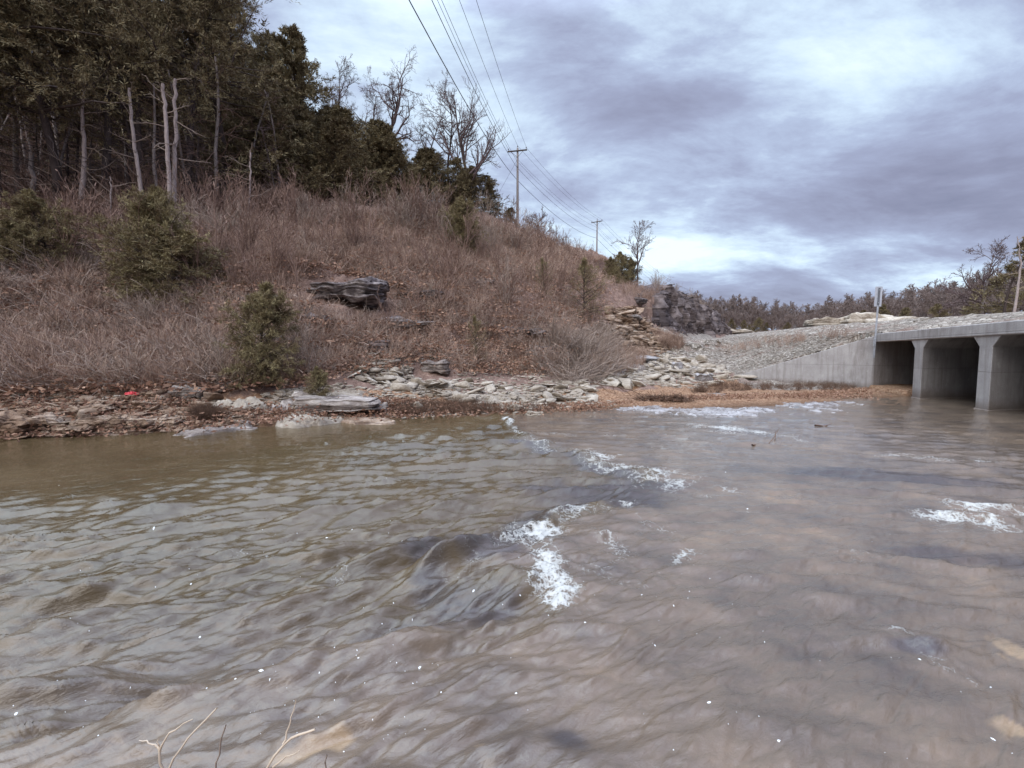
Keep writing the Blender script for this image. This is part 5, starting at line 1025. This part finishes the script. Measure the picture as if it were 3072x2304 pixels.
# ------------------------------------------------------------------ utility line
m_pole, t, b = newmat('weathered pole wood'); co = t.add('ShaderNodeTexCoord').outputs['Object']; n = t.noise(t.mapping(co, sc=(8, 8, .6)), 3, 5, .6); setc(t, b, t.ramp(n, [(.3, (.15, .125, .115)), (.7, (.34, .30, .285))]), .9, n, .4, .01)
m_arm, t, b = newmat('dark crossarm wood'); setc(t, b, (.075, .06, .052), .9)
m_ins, t, b = newmat('grey porcelain'); setc(t, b, (.22, .21, .22), .35)
m_wire, t, b = newmat('dark wire'); setc(t, b, (.06, .06, .07), .6)
def lathe(prof, n=10):
    V = []; Fq = []
    for k, (r, z) in enumerate(prof):
        for j in range(n): a = j*2*math.pi/n; V.append((r*math.cos(a), r*math.sin(a), z))
    for k in range(len(prof)-1):
        for j in range(n): Fq.append([k*n+j, k*n+(j+1) % n, (k+1)*n+(j+1) % n, (k+1)*n+j])
    return np.array(V), np.array(Fq)
def pole_thing():
    e = thing('utility_pole', (0, 0, 0), 'x', 'utility pole'); H = 12.0
    V, Fq = lathe([(.0, -1), (.20, -1), (.19, 0), (.15, 7), (.125, H-.03), (.09, H), (0, H)], 12); mk('pole', V, Fq, m_pole, e, smooth=True)
    bmobj('crossarm', boxbm(2.44, .12, .15, .012, (0, -.20, H-.42)), m_arm, e)
    for sx in (-1, 1):
        V, Fq = tubes(np.array([[[sx*.78, -.22, H-.48], [sx*.02, -.16, H-1.15]]]), np.full((1, 2), .022), 5); mk('brace', V, Fq, m_arm, e)
    for x, z in ((-1.12, H-.345), (0, H+.0), (1.12, H-.345)):
        V, Fq = lathe([(.02, 0), (.02, .12), (.075, .13), (.05, .18), (.075, .21), (.055, .27), (.03, .31), (0, .32)], 8); o = mk('insulator', V+np.array([x, -.20 if x else 0, z]), Fq, m_ins, e)
    bmobj('bracket', boxbm(.12, .16, .18, .01, (0, -.18, H-2.25)), m_ins, e)
    return e
pp = pole_thing()
POLES = [(517.6, 148, 56, 'nearest utility pole, standing on the brow in front of the cloudy sky'), (597.2, 220, 95, 'second utility pole, at the top of the cliff brow'), (671, 283.5, 124, 'third utility pole, small, over the dark cliff'),
         (774, 321.2, 178, 'left of the two tiny far poles before the wood'), (790.5, 321.0, 190, 'right of the two tiny far poles before the wood')]
tops = []; angs = []
pw = [P(a, b, Y) for a, b, Y, _ in POLES]; p0 = np.array([-13.5, -48.0, 22.5]); seq = [p0]+pw
for k, (a, b, Y, l) in enumerate(POLES):
    p = pw[k]; nx = pw[k+1] if k < 4 else p+np.array([20, 30, 0]); pv = seq[k]; d = unit((nx-pv)[:2]); ang = math.atan2(d[1], d[0])-math.pi/2; angs.append(ang)
    gz = float(height(p[0], p[1])); o = place(pp, p[0], p[1], 1.0, ang, l, None, z=p[2]-12.0, sink=0)
    if p[2]-12.0 > gz:      # longer pole where the ground lies low
        for c in o.children:
            if c.name.startswith('pole'): c.scale = (1, 1, 1); 
dirs = [angs[0]]+angs
def wire(off, drop, r, sag, lab, name='overhead_wire'):
    pts = []; 
    for k in range(len(seq)-1):
        A = seq[k]+np.array([math.cos(dirs[k])*off, math.sin(dirs[k])*off, -drop]); B = seq[k+1]+np.array([math.cos(dirs[k+1])*off, math.sin(dirs[k+1])*off, -drop]); q = np.linspace(0, 1, 30)[:-1]
        sg_ = sag*(4.0 if k == 0 else .9); w = A[None]*(1-q[:, None])+B[None]*q[:, None]; w[:, 2] -= sg_*4*q*(1-q); pts.append(w)
    pts.append(B[None]); w = np.concatenate(pts)
    V, Fq = tubes(w[None]-w[0], np.full((1, len(w)), r), 5); o = mk(name, V, Fq, m_wire, smooth=True); o.location = tuple(w[0]); tag(o, lab, 'wire')
wire(-1.12, .10, .014, 1.0, 'power conductor on the left end of the crossarms')
wire(.0, -.28, .014, 1.0, 'power conductor on the pole tops')
wire(1.12, .10, .014, 1.0, 'power conductor on the right end of the crossarms')
wire(-.12, 1.5, .014, 1.1, 'thin neutral wire just under the crossarms')
wire(-.12, 2.25, .020, 1.2, 'twisted service cable below the neutral wire')
wire(-.14, 3.7, .026, 1.35, 'thick communication cable, lowest and leftmost of the wires')
A = pw[0]; gA = np.array(P(487, 236, 50)); gA[2] = float(height(gA[0], gA[1]))
w = np.array([A+[0, 0, -1.3], gA]); V, Fq = tubes((w-w[0])[None], np.full((1, 2), .014), 5); o = mk('guy_wire', V, Fq, m_wire); o.location = tuple(w[0]); tag(o, 'guy wire slanting from the nearest pole down left into the brush', 'wire')

# ------------------------------------------------------------------ small things
def twig(name, segs, label, mat, base_r=.006):
    """segs: list of polylines [(px,py,Y),...] ; the first starts at the ground"""
    W_ = [np.array([P(a, b, Y) for a, b, Y in s]) for s in segs]; b0 = W_[0][0].copy(); A = Acc()
    for k, w in enumerate(W_):
        q = np.linspace(0, 1, 9)*(len(w)-1); i = np.minimum(q.astype(int), len(w)-2); fr = (q-i)[:, None]; Pt = w[i]*(1-fr)+w[i+1]*fr-b0; rs = rng_(k+5); Pt[1:-1] += rs.normal(size=(7, 3))*.0022
        r = base_r*(1 if k == 0 else .72); A.add(*tubes(Pt[None], np.linspace(r, r*(.75 if k == 0 else .35), 9)[None], 6), r=rs.random())
    o = A.mk(name, mat, smooth=True); o.location = tuple(b0); return tag(o, label, 'plant')
Yb = 1.45
twig('dry_weed_stem', [[(166, 905, Yb), (163, 775, Yb), (159.5, 750, Yb)], [(159.5, 750, Yb), (152, 744, Yb), (139, 740.5, Yb)], [(160, 752, Yb), (159, 746, Yb), (158.5, 739, Yb)], [(160, 751, Yb), (168, 735, Yb), (180, 726, Yb), (193, 719, Yb)]], 'pale forked dry weed stem at the lower left of the foreground', M['twig_pale'], .0052)
twig('dry_weed_stem', [[(160, 915, 1.5), (169, 768, 1.5), (180, 748, 1.5), (196, 730, 1.5), (217, 708, 1.5)]], 'long single pale stem slanting right in the foreground', M['twig_pale'], .0042)
twig('dry_weed_stem', [[(208, 905, 1.5), (216, 766, 1.5), (221, 742, 1.5), (226, 725, 1.5)]], 'short faint stem between the two forked weeds', M['twig_grey'], .0032)
twig('dry_weed_stem', [[(255, 905, 1.48), (267, 768, 1.48), (283, 744, 1.48), (300, 734, 1.48), (315, 729.5, 1.48)], [(283, 744, 1.48), (290, 722, 1.48), (296, 700, 1.48)], [(273, 767, 1.48), (286, 757, 1.48), (300, 750, 1.48)]], 'forked pale weed stem with a thin upright shoot, right one of the foreground', M['twig_pale'], .0052)
twig('dry_weed_stem', [[(320, 905, 1.5), (325, 768, 1.5), (327, 755, 1.5)]], 'very short stem tip poking in at the bottom, rightmost', M['twig_grey'], .003)
# crumpled red litter on the left bank
m_red, t, b = newmat('faded red plastic'); setc(t, b, (.72, .07, .085), .45, spec=.5)
p = march(np.array([132.]), np.array([398.]))[0]; bm = bmesh.new(); bmesh.ops.create_icosphere(bm, subdivisions=4, radius=1.0)
for vv in bm.verts:
    c = np.array(vv.co[:]); k = 1+.35*float(fbm(c[0]*2, c[1]*2, c[2]*2, 71, 4))-.35*abs(float(fbm(c[0]*3, c[1]*3, c[2]*3, 72, 2))); vv.co = Vector((c[0]*.16*k, c[1]*.11*k, max(-.03, c[2]*.075*k)))
o = bmobj('crumpled_litter', bm, m_red); o.location = (p[0], p[1], p[2]+.05); tag(o, 'small crumpled bright red plastic litter on the left bank stones', 'litter')
# branches
def branch(name, px, py, Lb, seed, label, mat, rz=0.0, el=.08, z=None, r=.02, n=5):
    p = march(np.array([float(px)]), np.array([float(py)]))[0] if z is None else np.array(G(px, py, z)); rs = rng_(seed)
    Pt, R = grow(np.array([[0, 0, .04]]), np.array([[math.cos(rz), math.sin(rz), el]]), np.array([Lb]), np.array([r]), np.array([r*.3]), 12, .10, -.01, rs); A = Acc(); A.add(*tubes(Pt, R, 6), r=.5)
    B, D, L, _, _ = sprout(Pt, R, n, .3, 1, .6, .35, np.array([Lb]), rs); P2, R2 = grow(B, D, L, np.full(len(B), r*.45), np.full(len(B), r*.2), 6, .15, 0, rs); A.add(*tubes(P2, R2, 4), r=.7)
    o = A.mk(name, mat, smooth=True); o.location = tuple(p); return tag(o, label, 'branch')
branch('fallen_branch', 60, 373, 2.6, 1, 'long pale fallen branch lying across the left slope', M['twig_grey'], rz=.1, r=.028)
branch('fallen_branch', 45, 360, 1.8, 2, 'second pale fallen branch, just above the long one', M['twig_grey'], rz=.5, r=.022)
branch('fallen_branch', 185, 352, 1.4, 3, 'short pale branch in the middle of the left slope', M['twig_grey'], rz=.5, r=.02)
branch('fallen_branch', 572, 384, 3.2, 4, 'dead stems fanning down right from the tangled shrub', M['debris'], rz=-.6, r=.03, n=9, el=-.1)
branch('fallen_branch', 565, 376, 3.4, 5, 'longest dead stem sliding from the tangled shrub to the rubble', M['twig_grey'], rz=-.75, r=.03, n=6, el=-.12)
branch('snagged_branch', 752, 447, 1.7, 6, 'dark bare branch caught in midstream below the white ledge', M['debris'], rz=.35, r=.018, z=.02, n=7, el=.10)
branch('driftwood', 815, 427, .6, 7, 'small rusty driftwood piece on the shallow sheet by the right ledge', M['debris'], rz=.1, r=.025, z=.01, el=.03)
# flood debris mat on the gravel bar
for px, py, n, s, l in [(655, 400, 46, .9, 'dark mat of flood debris lying on the orange gravel bar'), (675, 401, 34, .7, 'smaller debris mat right beside the dark one')]:
    rs = rng_(px); p = march(np.array([float(px)]), np.array([float(py)]))[0]; A = Acc(); N = 420; B = rs.normal(size=(N, 3))*np.array([.38, .16, .035])*s+[0, 0, .07]; D = rs.normal(size=(N, 3))*[1, .5, .25]; Pt, _ = grow(B, unit(D), .12+.22*rs.random(N), np.ones(N), np.ones(N), 4, .2, -.05, rs)
    Pt[..., 2] = np.maximum(Pt[..., 2], -.02); A.add(*ribbons(Pt, np.full(Pt.shape[:2], .014), rs), r=rs.random(N).repeat(8)); o = A.mk('debris_pile', M['debris']); o.location = tuple(p); tag(o, l, 'debris')
